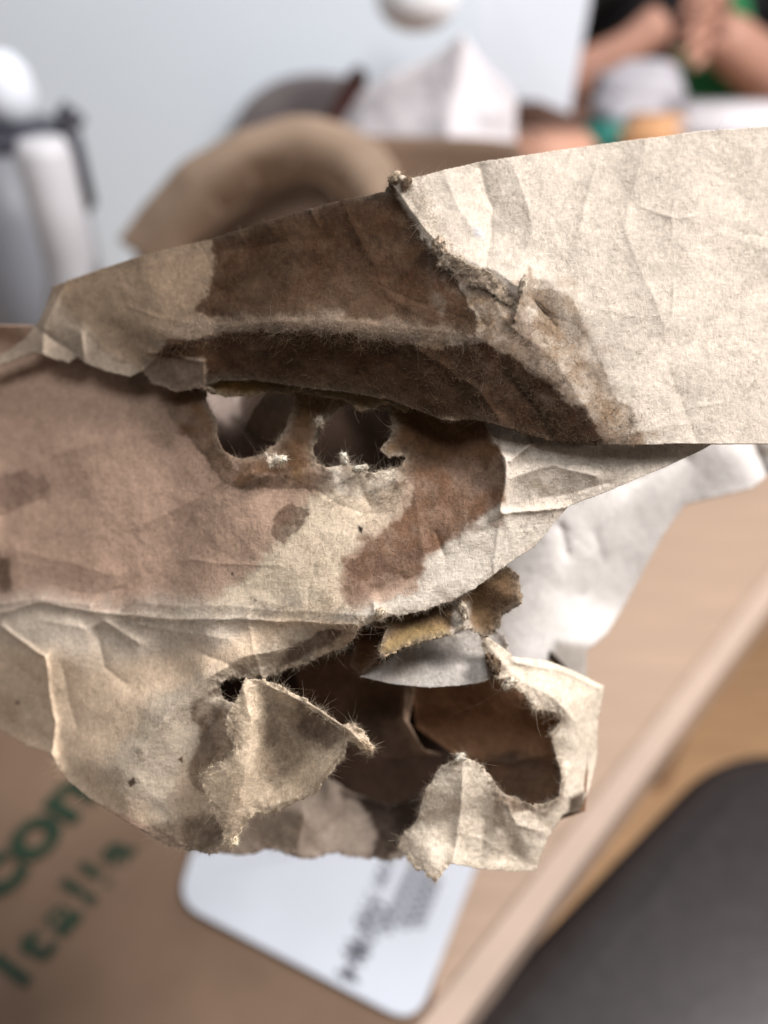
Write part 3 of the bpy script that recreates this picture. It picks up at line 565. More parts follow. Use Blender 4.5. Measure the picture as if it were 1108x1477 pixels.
torn_sheet('upper_panel', root, T_out, T_cp, base=CREAM, seed=3, creases=22, soft=7, crumple=.55, mottle=.16, hair_len=1.0, edge_hair=1.0,
    paints=[
        ([(-80, 350), (300, 330), (560, 250), (590, 300), (640, 480), (700, 640), (-80, 640)], OLIVE*1.15, 10, 6, 1),
        ([(40, 440), (78, 425), (110, 470), (150, 505), (210, 540), (150, 560), (-80, 560)], np.array((.36, .29, .225)), 8, 10, .9),
        (stain_r, np.array((.26, .18, .115)), 3, 13, 1, .6), *blotches(stain_r, np.array((.23, .155, .10)), 22, 5),
        ([(780, 405), (822, 425), (836, 455), (870, 528), (884, 570), (860, 560), (820, 500), (800, 450), (775, 430)], np.array((.20, .165, .13)), 10, 12, .75, .5),
        ([(640, 380), (700, 395), (745, 430), (740, 445), (690, 425), (655, 405)], np.array((.14, .10, .075)), 5, 8, .9, .3),
        ([(660, 480), (740, 460), (790, 520), (840, 570), (890, 640), (760, 650), (680, 600)], np.array((.17, .125, .095)), 18, 30, .85, .5),
        ([(700, 570), (800, 590), (870, 650), (720, 640)], np.array((.20, .115, .07)), 12, 16, .7, .3),
        (dk_up, DARK, 4, 14, 1, .05),
        ([(290, 458), (480, 448), (640, 470), (680, 492), (560, 486), (440, 476), (300, 486), (230, 505), (215, 500), (250, 475)], np.array((.26, .195, .145)), 6, 16, .9, .5),
        ([(470, 400), (560, 420), (610, 470), (450, 465), (380, 455)], np.array((.13, .08, .05)), 24, 30, .5, .8),
        (dk_band, DARK*.95, 4, 14, 1, .03),
        ([(380, 520), (560, 540), (640, 580), (400, 560)], np.array((.09, .055, .03)), 14, 14, .6, .5),
        ([(560, 245), (600, 255), (650, 350), (640, 375), (600, 320), (575, 285)], WHITE*.85, 5, 8, .7, .3),
        ([(206, 520), (292, 515), (298, 566), (215, 560)], np.array((.19, .14, .105)), 5, 8, .9, .2),
        ([(850, 230), (1000, 215), (980, 400), (900, 560), (830, 440), (840, 330)], CREAM*.80, 40, 40, .6, .5),
        ([(682, 322), (690, 330), (700, 345), (684, 340)], np.array((.38, .42, .50)), 5, 6, .6),
    ],
    ridges=[([(700, 420), (735, 470), (800, 520), (850, 590)], .7, 12), ([(660, 410), (700, 470), (690, 500)], -.7, 9), ([(730, 540), (780, 600), (800, 636)], -.6, 10), ([(600, 500), (690, 560), (720, 600)], .5, 10), ([(760, 440), (830, 470), (870, 530)], -.5, 10), ([(640, 250), (680, 330)], .9, 16), ([(930, 205), (900, 330), (960, 470)], .9, 22), ([(1010, 640), (960, 520), (1108, 400)], -.9, 26), ([(330, 360), (500, 340)], -.7, 18), ([(500, 300), (560, 430), (640, 470)], .7, 16), ([(300, 470), (480, 462), (640, 478), (690, 487)], .5, 14), ([(565, 258), (590, 300), (640, 362), (655, 386)], 1.1, 7), ([(640, 360), (640, 372)], 1.4, 8), ([(655, 386), (700, 404), (744, 436)], -.7, 4),
            ([(740, 460), (755, 408)], 2.4, 7), ([(672, 376), (716, 388), (752, 420)], .9, 9), ([(782, 405), (770, 430), (800, 470)], -1.1, 7), ([(690, 245), (712, 300), (700, 400)], -1.4, 18), ([(740, 240), (770, 330), (740, 410)], .9, 20),
            ([(860, 240), (836, 330)], 1.0, 14), ([(100, 395), (66, 470), (62, 510)], 1.2, 7), ([(118, 480), (120, 520)], 1.5, 8), ([(206, 535), (245, 500), (300, 482)], .9, 7), ([(215, 508), (294, 520), (292, 560)], .8, 6),
            ([(50, 470), (90, 500), (120, 520)], -1.0, 8), ([(700, 606), (800, 636), (880, 632), (1000, 610)], .4, 12), ([(566, 250), (590, 262)], 1.5, 7), ([(950, 300), (1108, 360)], .6, 40), ([(900, 560), (1050, 500)], .5, 40), ([(1000, 215), (1040, 420)], -.5, 40)],
    fuzz=[(stain_r, .08, .9, .7, (1.0, (.40, .36, .31))), (dk_band, .04, .8, .6, (1.0, (.30, .26, .22))), (dk_up, .02, 1.3, .5, (1.0, (.20, .16, .12))), ([(560, 480), (680, 480), (760, 560), (700, 560), (600, 500)], .05, 1.2, .5, (1, (.6, .56, .5))), (stain_r, .55, .9, .5, (1.15, (.09, .07, .05))), (dk_band, .40, .6, .5, (1.5, (.03, .02, .015))), (dk_up, .25, .6, .4, (1.4, (.01, .005, .0))),
          ([(220, 480), (480, 445), (690, 470), (700, 510), (560, 505), (400, 492), (240, 510)], .7, 1.2, .7, (1.2, (.26, .22, .17))),
          ([(650, 240), (1160, 180), (1160, 640), (900, 640), (800, 400)], .12, .8, .35, (1.0, (.05, .05, .05))),
          ([(545, 240), (610, 250), (665, 370), (650, 400), (620, 370), (580, 300)], 1.0, 1.1, .8, (1.2, (.2, .17, .13))),
          ([(760, 560), (930, 600), (935, 650), (760, 640)], .8, 1.1, .7, (1.2, (.22, .19, .15)))],
    label='cream upper panel soaked dark brown on its left half')

# middle panel with the two holes
M_out = [(-60, 470, 0), (200, 470, 0), (330, 520, 0), (480, 535, 0), (600, 560, 0), (700, 585, 0), (760, 610, 0), (770, 640, .0), (730, 660, 0), (728, 735, 0), (812, 732, .1), (800, 755, .2), (770, 790, .15), (730, 815, .2), (690, 845, .3), (650, 868, .35), (600, 884, .4), (560, 890, .5), (534, 900, .8), (515, 896, .7), (480, 893, .4), (400, 896, .2), (300, 894, .15), (200, 887, .15), (130, 879, .1), (60, 872, .1), (0, 884, 0), (-60, 895, 0)]
hole1 = [(312, 606, .6), (312, 630, .4), (322, 650, .4), (345, 662, .5), (372, 658, .8), (398, 640, .9), (414, 612, .6), (424, 585, .5), (424, 560, .3), (350, 545, .2), (298, 556, .4), (298, 580, .5)]
hole2 = [(490, 590, .9), (505, 585, .7), (520, 590, 1), (545, 585, .7), (562, 590, .8), (566, 612, .9), (560, 634, 1), (545, 648, .9), (560, 660, .9), (585, 660, 1), (575, 672, 1), (540, 682, 1.0), (515, 678, 1), (500, 668, 1.1), (480, 672, 1), (456, 668, 1), (452, 650, .9), (460, 632, 1.1), (462, 612, 1.1), (474, 606, 1.1)]
M_cp = [(-60, 480, 198), (0, 560, 190), (100, 520, 184), (200, 520, 178), (100, 620, 178), (0, 700, 186), (150, 720, 170.5), (240, 600, 170), (300, 570, 164), (330, 670, 158), (250, 780, 163), (400, 560, 159), (430, 610, 160), (420, 680, 156), (470, 700, 153.5), (540, 700, 152), (560, 570, 155), (640, 630, 156.5), (690, 610, 152), (728, 660, 149.5), (600, 680, 153),
        (0, 780, 183), (0, 884, 180), (-60, 895, 186), (130, 879, 168), (130, 800, 170), (300, 894, 156), (300, 830, 157.5), (400, 800, 152.5), (500, 896, 149), (500, 790, 150), (600, 884, 149), (620, 790, 149.5), (700, 720, 149), (690, 845, 149.5), (730, 760, 149.5), (812, 732, 152), (760, 610, 151)]
cream_c = [(430, 735), (455, 705), (490, 672), (560, 672), (590, 700), (560, 755), (500, 798), (490, 830), (500, 880), (520, 910), (200, 905), (220, 885), (320, 860), (370, 820), (398, 780)]
stain_m = [(560, 560), (700, 600), (722, 630), (732, 670), (722, 720), (690, 745), (650, 778), (612, 796), (590, 830), (545, 832), (520, 850), (496, 842), (498, 800), (530, 780), (575, 752), (600, 705), (590, 670), (560, 640)]

F_all = [(-60, 470, 0), (200, 470, 0), (330, 520, 0), (480, 535, 0), (600, 560, 0), (700, 585, 0), (760, 600, 0), (880, 615, 0), (1060, 622, 0), (1012, 650, .05), (960, 674, .05), (920, 690, .1), (870, 712, .08), (820, 731, .12), (800, 755, .2), (770, 790, .15), (730, 815, .2), (690, 845, .3), (650, 868, .35), (600, 884, .4), (560, 890, .5), (534, 900, .8),
    (517, 906, 1), (512, 926, 1), (495, 938, .8), (470, 944, 1), (446, 955, 1), (425, 962, .8), (400, 970, .9), (370, 980, .9), (340, 980, 1), (320, 985, 1), (316, 1003, .8), (330, 1012, .8), (352, 1016, .3), (352, 1040, .3), (356, 1100, .3), (350, 1150, .3), (346, 1186, .3), (334, 1218, .8), (310, 1228, 1), (270, 1226, 1), (235, 1214, .6), (190, 1190, .05), (130, 1152, .05), (100, 1128, .2), (84, 1110, .5), (72, 1085, .4), (40, 1076, .05), (0, 1052, .05), (-60, 1030, 0)]
L_cp = [(0, 960, 180), (66, 945, 168), (80, 1030, 171), (0, 1052, 182), (78, 1100, 168), (150, 960, 166), (225, 930, 163), (165, 1000, 163), (150, 1060, 162), (120, 1100, 162), (255, 950, 161), (205, 1075, 155.5), (240, 1030, 154), (290, 985, 152.8), (420, 918, 153), (350, 948, 152.8), (440, 955, 155.5), (350, 985, 156.5), (260, 1100, 156.5), (190, 1190, 158), (310, 1060, 157.5), (290, 1150, 158.5), (340, 1120, 159), (310, 1228, 159), (235, 1214, 158), (400, 970, 156), (170, 1110, 156)]

F_cp = [c for c in M_cp if c[:2] not in ((728, 660), (812, 732), (760, 610))] + L_cp + [(760, 622, 149.5), (880, 632, 150), (1050, 632, 156), (732, 742, 149.8), (726, 668, 149), (800, 680, 149.6), (870, 660, 150), (960, 672, 153), (820, 728, 151.5), (870, 712, 151.5)]
torn_sheet('front_panel', root, F_all, F_cp, holes=(hole1, hole2), base=PINK, seed=11, creases=26, soft=10, crumple=.6, mottle=.13, coarse=.05,
    paints=[
        ([(300, 690), (420, 690), (600, 660), (740, 640), (840, 720), (700, 900), (200, 900), (260, 780)], np.array((.43, .30, .222)), 16, 16, .9),
        (cream_c, np.array((.72, .605, .46)), 4, 14, 1, .05),
        ([(600, 850), (612, 800), (660, 770), (725, 725), (840, 700), (800, 800), (700, 900), (500, 930), (420, 900), (520, 880)], np.array((.70, .63, .54)), 5, 12, 1),
        ([(540, 690), (600, 680), (640, 720), (600, 790), (530, 800), (505, 780), (550, 740)], np.array((.47, .365, .28)), 14, 22, .85, .4),
        (stain_m, np.array((.175, .092, .053)), 4, 18, 1, .3),
        *blotches(stain_m, np.array((.18, .098, .058)), 34, 3), *blotches(stain_m, np.array((.40, .29, .20)), 8, 9, 4),
        ([(500, 800), (610, 796), (590, 832), (545, 850), (510, 880), (496, 850)], np.array((.20, .125, .09)), 4, 12, .8, .4),
        ([(640, 640), (728, 640), (724, 700), (660, 720)], np.array((.27, .205, .16)), 12, 20, .5, .5),
        ([(235, 575), (285, 570), (310, 600), (318, 650), (345, 680), (400, 690), (450, 680), (500, 690), (480, 712), (420, 706), (350, 708), (325, 696), (290, 655), (265, 615), (245, 600)], np.array((.10, .06, .038)), 3, 10, 1, .25),
        ([(232, 556), (300, 548), (640, 570), (690, 600), (640, 660), (585, 680), (560, 668), (450, 672), (440, 690), (380, 680), (330, 664), (300, 620)], np.array((.165, .10, .062)), 7, 16, .85, .5),
        ([(398, 745), (420, 728), (445, 735), (430, 760), (408, 782), (396, 770)], np.array((.13, .08, .055)), 3, 10, 1, .2),
        ([(190, 530), (300, 560), (240, 660), (190, 600)], np.array((.26, .18, .13)), 12, 20, .8, .4),
        ([(390, 540), (620, 560), (640, 620), (560, 650), (550, 600), (490, 590), (450, 640), (430, 690), (400, 640)], AMBER*.8, 6, 12, .9, .25),
        ([(400, 600), (458, 620), (450, 662), (390, 668)], np.array((.28, .20, .15)), 8, 12, .9, .4),
        ([(560, 590), (650, 600), (640, 655), (580, 650)], np.array((.085, .05, .03)), 8, 14, .8, .4),
        ([(236, 548), (300, 540), (640, 570), (715, 606), (726, 640), (700, 668), (640, 662), (590, 668), (570, 640), (480, 650), (462, 676), (400, 686), (340, 676), (306, 640), (280, 600), (240, 580)], np.array((.12, .060, .028)), 8, 20, .95, .3),
        *blotches([(300, 540), (640, 570), (715, 606), (700, 668), (590, 668), (462, 690), (340, 690), (270, 600)], np.array((.14, .075, .038)), 36, 12),
        ([(425, 545), (560, 560), (600, 590), (560, 600), (480, 590), (440, 620), (410, 600)], AMBER*.75, 8, 12, .6, .5),
        ([(482, 655), (560, 672), (572, 690), (540, 715), (490, 715), (478, 680)], WHITE, 4, 12, 1),
        ([(-60, 700), (40, 680), (68, 698), (30, 725), (-60, 745)], np.array((.24, .155, .12)), 12, 14, .8),
        ([(-30, 800), (14, 800), (16, 850), (-30, 860)], np.array((.13, .08, .055)), 7, 14, .9),
        ([(517, 758), (523, 762), (522, 770), (518, 766)], np.array((.03, .02, .015)), 2, 3, 1),
    
        ([(-80, 884), (0, 884), (60, 868), (130, 880), (300, 894), (480, 894), (530, 900), (560, 960), (340, 1250), (60, 1120), (-80, 1080)], np.array((.66, .515, .375)), 4, 5, 1),
        ([(722, 600), (900, 600), (1100, 600), (1000, 690), (820, 760), (735, 750), (728, 680)], CREAM*1.12, 4, 6, 1),
        ([(-60, 860), (420, 870), (330, 930), (120, 960), (-60, 900)], CREAM*.88, 20, 20, .7), ([(150, 1120), (230, 1000), (520, 880), (430, 960), (260, 1120), (250, 1200)], np.array((.52, .46, .375)), 20, 20, .7),
            ([(395, 962), (420, 930), (470, 905), (500, 905), (480, 930), (440, 945), (410, 965), (400, 985)], np.array((.15, .095, .062)), 4, 10, 1, .3), ([(280, 1010), (320, 985), (350, 960), (370, 970), (340, 990), (300, 1010), (345, 1020), (350, 1100), (300, 1110), (285, 1050), (272, 1040)], np.array((.15, .098, .065)), 5, 12, .95, .35),
            ([(268, 1110), (290, 1070), (300, 1100), (290, 1120), (300, 1145), (280, 1140)], np.array((.20, .135, .09)), 4, 8, .8, .3), ([(290, 1170), (340, 1180), (340, 1240), (280, 1236), (180, 1195), (230, 1190)], np.array((.17, .12, .085)), 9, 14, .9, .3),
            ([(-60, 1000), (0, 990), (80, 1060), (-60, 1080)], np.array((.42, .30, .21)), 14, 16, .6), ([(20, 1014), (28, 1010), (28, 1018)], DARK, 1.5, 2, .8), ([(184, 1128), (194, 1120), (196, 1130), (188, 1136)], DARK, 1.5, 2, .9), ([(255, 1095), (264, 1090), (264, 1102)], DARK*1.6, 1.5, 2, .9),
        ([(742, 706), (770, 692), (800, 684), (850, 690), (830, 698), (790, 708)], np.array((.36, .27, .185)), 14, 22, .75, 1.3), ([(860, 630), (970, 630), (960, 670), (900, 690), (850, 670)], CREAM*.86, 10, 10, .8), ([(700, 590), (735, 620), (790, 630), (740, 650), (710, 640)], np.array((.5, .43, .36)), 6, 6, .8), ([(760, 622), (850, 634), (830, 645), (760, 642)], np.array((.15, .10, .07)), 4, 5, .8, .3)],
    ridges=[([(160, 640), (200, 560), (150, 520)], .9, 25), ([(0, 690), (120, 640), (240, 620)], .8, 26), ([(60, 720), (0, 745)], -1.2, 12), ([(200, 760), (280, 720), (330, 690)], .6, 12), ([(20, 790), (160, 830)], .7, 25), ([(200, 870), (420, 880), (520, 885)], .7, 16),
            ([(0, 870), (60, 862), (130, 872)], 1.0, 10), ([(640, 780), (600, 830), (545, 870)], -.5, 10), ([(730, 660), (725, 740)], 1.0, 8), ([(540, 885), (540, 870)], 1.4, 8), ([(520, 700), (535, 730)], -.7, 6), ([(560, 690), (600, 720), (610, 800)], .5, 15), ([(628, 770), (640, 800)], -.5, 6),
        ([(-60, 890), (0, 884), (60, 866), (130, 880), (200, 888), (300, 894), (400, 896), (515, 900)], 1.3, 9), ([(728, 742), (820, 730)], 1.1, 5), ([(700, 605), (728, 660), (724, 738)], 1.0, 6), ([(735, 665), (770, 640)], 1.2, 5), ([(735, 690), (800, 672), (860, 690)], .8, 9), ([(780, 720), (880, 700)], -.6, 8), ([(880, 650), (960, 640)], -.8, 14),
        ([(205, 1080), (240, 1030), (300, 980), (350, 950), (430, 930)], 1.3, 13), ([(2, 905), (30, 925), (66, 946), (74, 1000), (82, 1040), (76, 1090)], 1.7, 5), ([(140, 905), (150, 960), (180, 985)], -1.0, 14), ([(150, 895), (200, 925)], 1.0, 10), ([(60, 895), (125, 905), (140, 900)], .8, 12), ([(20, 960), (60, 985)], -.8, 16),
            ([(90, 960), (110, 1050), (80, 1100)], -.7, 12), ([(200, 900), (330, 925)], .6, 12), ([(270, 935), (330, 960)], -.8, 12), ([(200, 1120), (260, 1190)], .5, 25), ([(72, 1085), (84, 1110)], 1.5, 8)],
    fuzz=[([(470, 650), (585, 665), (580, 730), (470, 730)], 1.0, 1.3, 1.1, (1.0, (.08, .08, .08))), (cream_c, .45, .6, .5, (1.1, (.06, .06, .05))), ([(600, 850), (660, 770), (830, 720), (700, 860), (500, 910)], .35, .6, .5, (1.05, (.04, .04, .04))),
          ([(180, 868), (530, 868), (530, 905), (180, 900)], .8, .8, .7, (1.1, (.1, .09, .07))), ([(300, 640), (620, 650), (600, 720), (300, 710)], .6, 1.0, .7, (1.5, (.14, .11, .08))), (stain_m, .35, .7, .4, (1.2, (.08, .06, .05))), ([(390, 560), (480, 560), (470, 680), (390, 680)], .5, 1.2, .7, (1.4, (.12, .09, .06))),
        ([(-60, 870), (520, 880), (330, 1230), (60, 1110)], .22, .6, .4, (1.1, (.06, .05, .04))), ([(380, 920), (520, 890), (510, 940), (400, 980)], .9, .9, .8, (1.1, (.16, .14, .1))), ([(230, 1195), (340, 1195), (340, 1240), (230, 1230)], .8, 1.2, .8, (1.2, (.16, .13, .1))), ([(715, 600), (1000, 630), (830, 730), (720, 735)], .3, .7, .5, (1.05, (.05, .05, .05)))],
    hair_len=1.25, edge_hair=1.5, label='pinkish brown front panel with two ragged holes and a cream lower flap')
# white tuft caught on the rim between the holes
torn_sheet('fibre_tuft', root, [(382, 655, 1), (398, 652, 1), (410, 660, 1), (404, 672, 1), (390, 674, 1)], [(382, 655, 154), (410, 660, 152.5), (395, 674, 152)], base=WHITE, seed=15, step=1.5, crumple=.3, edge_hair=1.5, hair_len=.8, fuzz=[([(375, 645), (415, 645), (415, 680), (375, 680)], 1, .8, 1.0, (1, (.05, .05, .05)))])

# curled scrap on the flap
S_out = [(352, 982, .8), (380, 980, .7), (410, 992, .7), (440, 1008, .7), (470, 1030, .7), (492, 1045, .6), (512, 1044, .8), (530, 1060, .8), (540, 1078, .9), (530, 1088, .9), (512, 1072, .8), (500, 1066, .6), (496, 1090, .5), (478, 1115, .6), (455, 1142, .6), (420, 1162, .7), (395, 1168, .8), (372, 1172, 1), (352, 1192, 1), (340, 1216, 1), (320, 1224, 1), (322, 1200, .6), (310, 1178, .5), (296, 1150, .7), (288, 1122, .8), (302, 1104, .9), (322, 1098, .9), (336, 1080, .9), (330, 1060, .9), (322, 1045, .9), (336, 1020, .8)]
torn_sheet('curled_scrap', root, S_out, [(352, 982, 152.5), (380, 980, 151.5), (440, 1008, 148), (492, 1045, 146.5), (535, 1075, 145), (500, 1070, 147.5), (478, 1115, 147.5), (445, 1148, 151), (410, 1110, 155.5), (450, 1060, 151.5), (400, 1030, 153.5), (365, 1010, 151), (395, 1070, 155), (350, 1060, 149.5), (345, 1110, 149.5), (375, 1150, 154.5), (335, 1030, 151), (305, 1120, 151.5), (300, 1150, 152.5), (330, 1170, 151.5), (330, 1215, 154)], base=np.array((.71, .58, .43)), seed=41, soft=7, crumple=.4, coarse=.22,
    paints=[([(395, 1010), (470, 1030), (500, 1060), (450, 1080), (420, 1130), (395, 1150), (370, 1100), (372, 1050), (380, 1020)], np.array((.34, .26, .185)), 10, 14, .95, .2), ([(430, 1010), (490, 1045), (480, 1080), (430, 1060)], np.array((.15, .10, .068)), 9, 12, .9, .3),
            ([(300, 1060), (336, 1030), (345, 1080), (320, 1100)], np.array((.20, .13, .085)), 7, 12, .85, .3), ([(300, 1150), (345, 1160), (350, 1200), (320, 1220)], np.array((.35, .27, .2)), 8, 10, .6, .3)],
    ridges=[([(350, 990), (365, 1040), (355, 1100), (345, 1150)], 1.0, 12), ([(385, 985), (450, 1018), (500, 1052), (535, 1078)], 1.2, 6), ([(470, 1120), (430, 1150), (380, 1165)], .8, 10)],
    fuzz=[([(290, 980), (545, 980), (545, 1220), (290, 1220)], .9, .6, .7, (1.1, (.10, .09, .07)))], hair_len=1.3, edge_hair=1.5, thick=.0006, label='curled torn scrap standing off the lower flap')

# brown stained curls under the middle panel's lower edge
G_out = [(520, 880, 0), (680, 820, 0), (730, 815, .3), (746, 826, .6), (752, 850, .8), (750, 870, .9), (730, 885, .9), (722, 905, .9), (705, 920, .9), (690, 915, .9), (678, 905, .9), (660, 912, .8), (630, 922, .9), (600, 930, .9), (575, 942, .9), (550, 950, .9), (543, 935, .8), (560, 905, .5), (540, 905, .3)]
torn_sheet('stained_underside', root, G_out, [(520, 880, 152), (600, 880, 153), (680, 830, 153), (745, 830, 155), (752, 870, 154), (705, 920, 155), (678, 880, 156), (640, 915, 151.5), (600, 925, 151), (550, 945, 150.5), (590, 900, 154)], base=np.array((.17, .105, .055)), seed=51, soft=5, crumple=.5,
    paints=[([(545, 930), (600, 900), (640, 900), (650, 918), (560, 950)], np.array((.36, .25, .11)), 6, 8, .9, .3), ([(655, 870), (676, 868), (680, 915), (650, 920)], CREAM*.8, 4, 6, .9), ([(700, 850), (760, 820), (750, 880), (710, 915)], np.array((.15, .09, .05)), 6, 8, .9, .2)],
    ridges=[([(665, 870), (672, 912)], 1.5, 7), ([(600, 885), (640, 880)], -1, 8)], fuzz=[(G_out, .6, .8, .7, (1.3, (.08, .06, .03)))], hair_len=1.3)

# small dark roll between flap and middle panel
torn_sheet('dark_roll', root, [(505, 900, .2), (570, 885, .2), (560, 920, .4), (545, 950, .3), (520, 975, .3), (505, 960, .3), (512, 930, .3)], [(505, 900, 157), (570, 885, 158), (520, 975, 160), (545, 940, 156)], base=DARK*1.8, seed=55, soft=4)

# pale grey inner tongue
torn_sheet('inner_tongue', root, [(518, 976, .2), (545, 960, .2), (590, 930, .3), (700, 905, .3), (728, 915, .6), (740, 950, .8), (715, 975, .6), (690, 986, .1), (620, 992, 0), (560, 986, 0)], [(518, 976, 160), (590, 930, 163), (700, 905, 166), (740, 950, 161), (690, 986, 159), (600, 990, 158.5), (620, 955, 161)], base=np.array((.50, .46, .42)), seed=61, soft=6,
    paints=[([(700, 940), (725, 935), (738, 975), (705, 985)], np.array((.13, .08, .05)), 3, 8, .95, .3), ([(520, 960), (600, 930), (600, 990)], CREAM*.75, 10, 10, .5)], fuzz=[([(520, 900), (740, 900), (740, 990), (520, 990)], .25, .7, .5, (1.1, (.06, .06, .05)))])

# lower right torn lip, ring with big opening
D_out = [(690, 905, .4), (712, 925, .6), (740, 948, .4), (790, 952, .1), (830, 968, .05), (872, 990, .1), (862, 1040, .1), (862, 1090, .1), (850, 1140, .3), (838, 1168, .5), (812, 1176, .3), (790, 1210, .2), (772, 1256, .4), (740, 1258, .2), (690, 1252, .2), (650, 1246, .3), (628, 1270, .8), (600, 1252, .9), (576, 1222, .9), (575, 1208, .8), (600, 1188, .6), (612, 1150, .5), (628, 1112, .6), (652, 1096, .9), (668, 1088, 1), (690, 1098, .9), (700, 1112, .8), (725, 1140, .9), (745, 1150, .9), (760, 1160, .9), (785, 1162, .8), (808, 1150, .6), (812, 1120, .5), (800, 1085, .4), (795, 1060, .5), (812, 1040, .6), (800, 1030, .6), (772, 1024, .8), (752, 1000, .9), (735, 985, .9), (712, 975, .9), (700, 950, .9)]
torn_sheet('torn_lip', root, D_out, [(700, 930, 158), (712, 975, 158), (790, 952, 166), (872, 990, 176), (820, 1020, 162), (790, 1000, 160), (862, 1090, 178), (830, 1090, 167), (838, 1168, 173), (805, 1150, 163), (772, 1256, 166), (740, 1180, 160), (700, 1110, 158), (665, 1090, 155.5), (655, 1150, 156), (600, 1190, 160), (630, 1265, 158), (700, 1240, 162), (690, 1170, 161), (740, 1230, 166), (576, 1215, 162)],
    base=np.array((.75, .655, .535)), seed=71, creases=8, soft=8, crumple=.7, coarse=.3,
    paints=[([(712, 1135), (740, 1130), (770, 1170), (740, 1175), (715, 1165)], np.array((.17, .115, .075)), 7, 10, .95, .3), ([(820, 1150), (845, 1140), (842, 1180), (818, 1180)], np.array((.07, .045, .03)), 4, 6, .95), ([(690, 925), (712, 940), (735, 970), (715, 980), (695, 950)], np.array((.12, .08, .05)), 4, 9, .8, .5), ([(700, 1095), (730, 1125), (780, 1150), (810, 1130), (822, 1150), (790, 1180), (745, 1172), (715, 1140)], np.array((.16, .10, .065)), 5, 12, .85, .5), ([(790, 1020), (815, 1035), (800, 1055), (775, 1040)], np.array((.15, .1, .07)), 5, 10, .9, .3), ([(712, 1150), (722, 1150), (728, 1190), (712, 1190)], np.array((.28, .2, .14)), 4, 5, .6)],
    ridges=[([(745, 955), (800, 965), (865, 992)], 1.6, 7), ([(740, 975), (790, 1000), (830, 1040)], 1.0, 10), ([(655, 1245), (662, 1180), (668, 1100)], 1.2, 9), ([(700, 1180), (692, 1245)], -.9, 12), ([(865, 1000), (850, 1080), (830, 1160)], .8, 8), ([(730, 1160), (745, 1190), (780, 1200)], .8, 8)],
    fuzz=[(D_out, .8, .55, .7, (1.1, (.08, .065, .05)))], hair_len=1.4, edge_hair=1.4, label='ragged cream lip round the lowest opening')

# brown inner wall seen in the opening, curved inner fold, lower inner back, deep back panel
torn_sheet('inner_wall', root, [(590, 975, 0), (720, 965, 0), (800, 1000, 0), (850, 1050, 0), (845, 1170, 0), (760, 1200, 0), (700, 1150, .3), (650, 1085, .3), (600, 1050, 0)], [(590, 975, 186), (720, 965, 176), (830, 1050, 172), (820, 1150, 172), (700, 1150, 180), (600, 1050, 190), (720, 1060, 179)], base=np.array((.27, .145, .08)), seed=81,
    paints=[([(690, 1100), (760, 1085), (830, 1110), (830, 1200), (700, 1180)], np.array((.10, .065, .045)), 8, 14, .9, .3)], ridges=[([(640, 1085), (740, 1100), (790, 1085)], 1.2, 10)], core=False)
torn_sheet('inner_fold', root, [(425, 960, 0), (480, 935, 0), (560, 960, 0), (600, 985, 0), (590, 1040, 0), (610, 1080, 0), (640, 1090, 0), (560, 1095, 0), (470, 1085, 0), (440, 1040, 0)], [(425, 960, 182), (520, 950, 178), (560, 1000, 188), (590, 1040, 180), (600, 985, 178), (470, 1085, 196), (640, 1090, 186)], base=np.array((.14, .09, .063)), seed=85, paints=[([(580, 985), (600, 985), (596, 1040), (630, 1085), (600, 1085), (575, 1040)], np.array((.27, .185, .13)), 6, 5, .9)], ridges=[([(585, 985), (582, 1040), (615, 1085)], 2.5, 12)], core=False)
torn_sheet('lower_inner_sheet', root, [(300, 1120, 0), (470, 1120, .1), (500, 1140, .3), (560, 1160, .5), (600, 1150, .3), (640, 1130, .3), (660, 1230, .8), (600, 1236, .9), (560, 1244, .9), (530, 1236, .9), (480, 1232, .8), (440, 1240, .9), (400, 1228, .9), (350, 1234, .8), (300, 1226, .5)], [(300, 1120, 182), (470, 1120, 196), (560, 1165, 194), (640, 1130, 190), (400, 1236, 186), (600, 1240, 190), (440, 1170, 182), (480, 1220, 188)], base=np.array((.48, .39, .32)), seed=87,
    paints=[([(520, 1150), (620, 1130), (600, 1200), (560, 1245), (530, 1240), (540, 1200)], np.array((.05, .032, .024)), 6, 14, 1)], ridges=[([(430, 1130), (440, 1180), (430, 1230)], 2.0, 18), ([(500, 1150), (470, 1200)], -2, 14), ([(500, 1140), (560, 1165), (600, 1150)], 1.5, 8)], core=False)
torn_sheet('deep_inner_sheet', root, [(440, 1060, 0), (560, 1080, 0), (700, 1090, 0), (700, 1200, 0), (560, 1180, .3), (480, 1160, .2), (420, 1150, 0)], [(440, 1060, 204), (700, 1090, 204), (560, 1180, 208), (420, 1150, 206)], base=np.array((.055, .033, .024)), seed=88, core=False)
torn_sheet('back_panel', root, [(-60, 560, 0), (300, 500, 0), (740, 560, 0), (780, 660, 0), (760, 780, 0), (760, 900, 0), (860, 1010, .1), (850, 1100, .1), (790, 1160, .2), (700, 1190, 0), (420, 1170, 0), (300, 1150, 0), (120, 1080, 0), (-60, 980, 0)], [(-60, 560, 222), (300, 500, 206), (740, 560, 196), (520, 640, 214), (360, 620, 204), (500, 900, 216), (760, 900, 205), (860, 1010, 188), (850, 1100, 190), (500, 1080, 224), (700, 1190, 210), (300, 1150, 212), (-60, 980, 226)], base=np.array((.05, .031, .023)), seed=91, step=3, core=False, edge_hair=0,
    paints=[([(290, 560), (352, 560), (345, 596), (325, 610), (300, 600)], np.array((.62, .50, .44)), 6, 12, 1)])
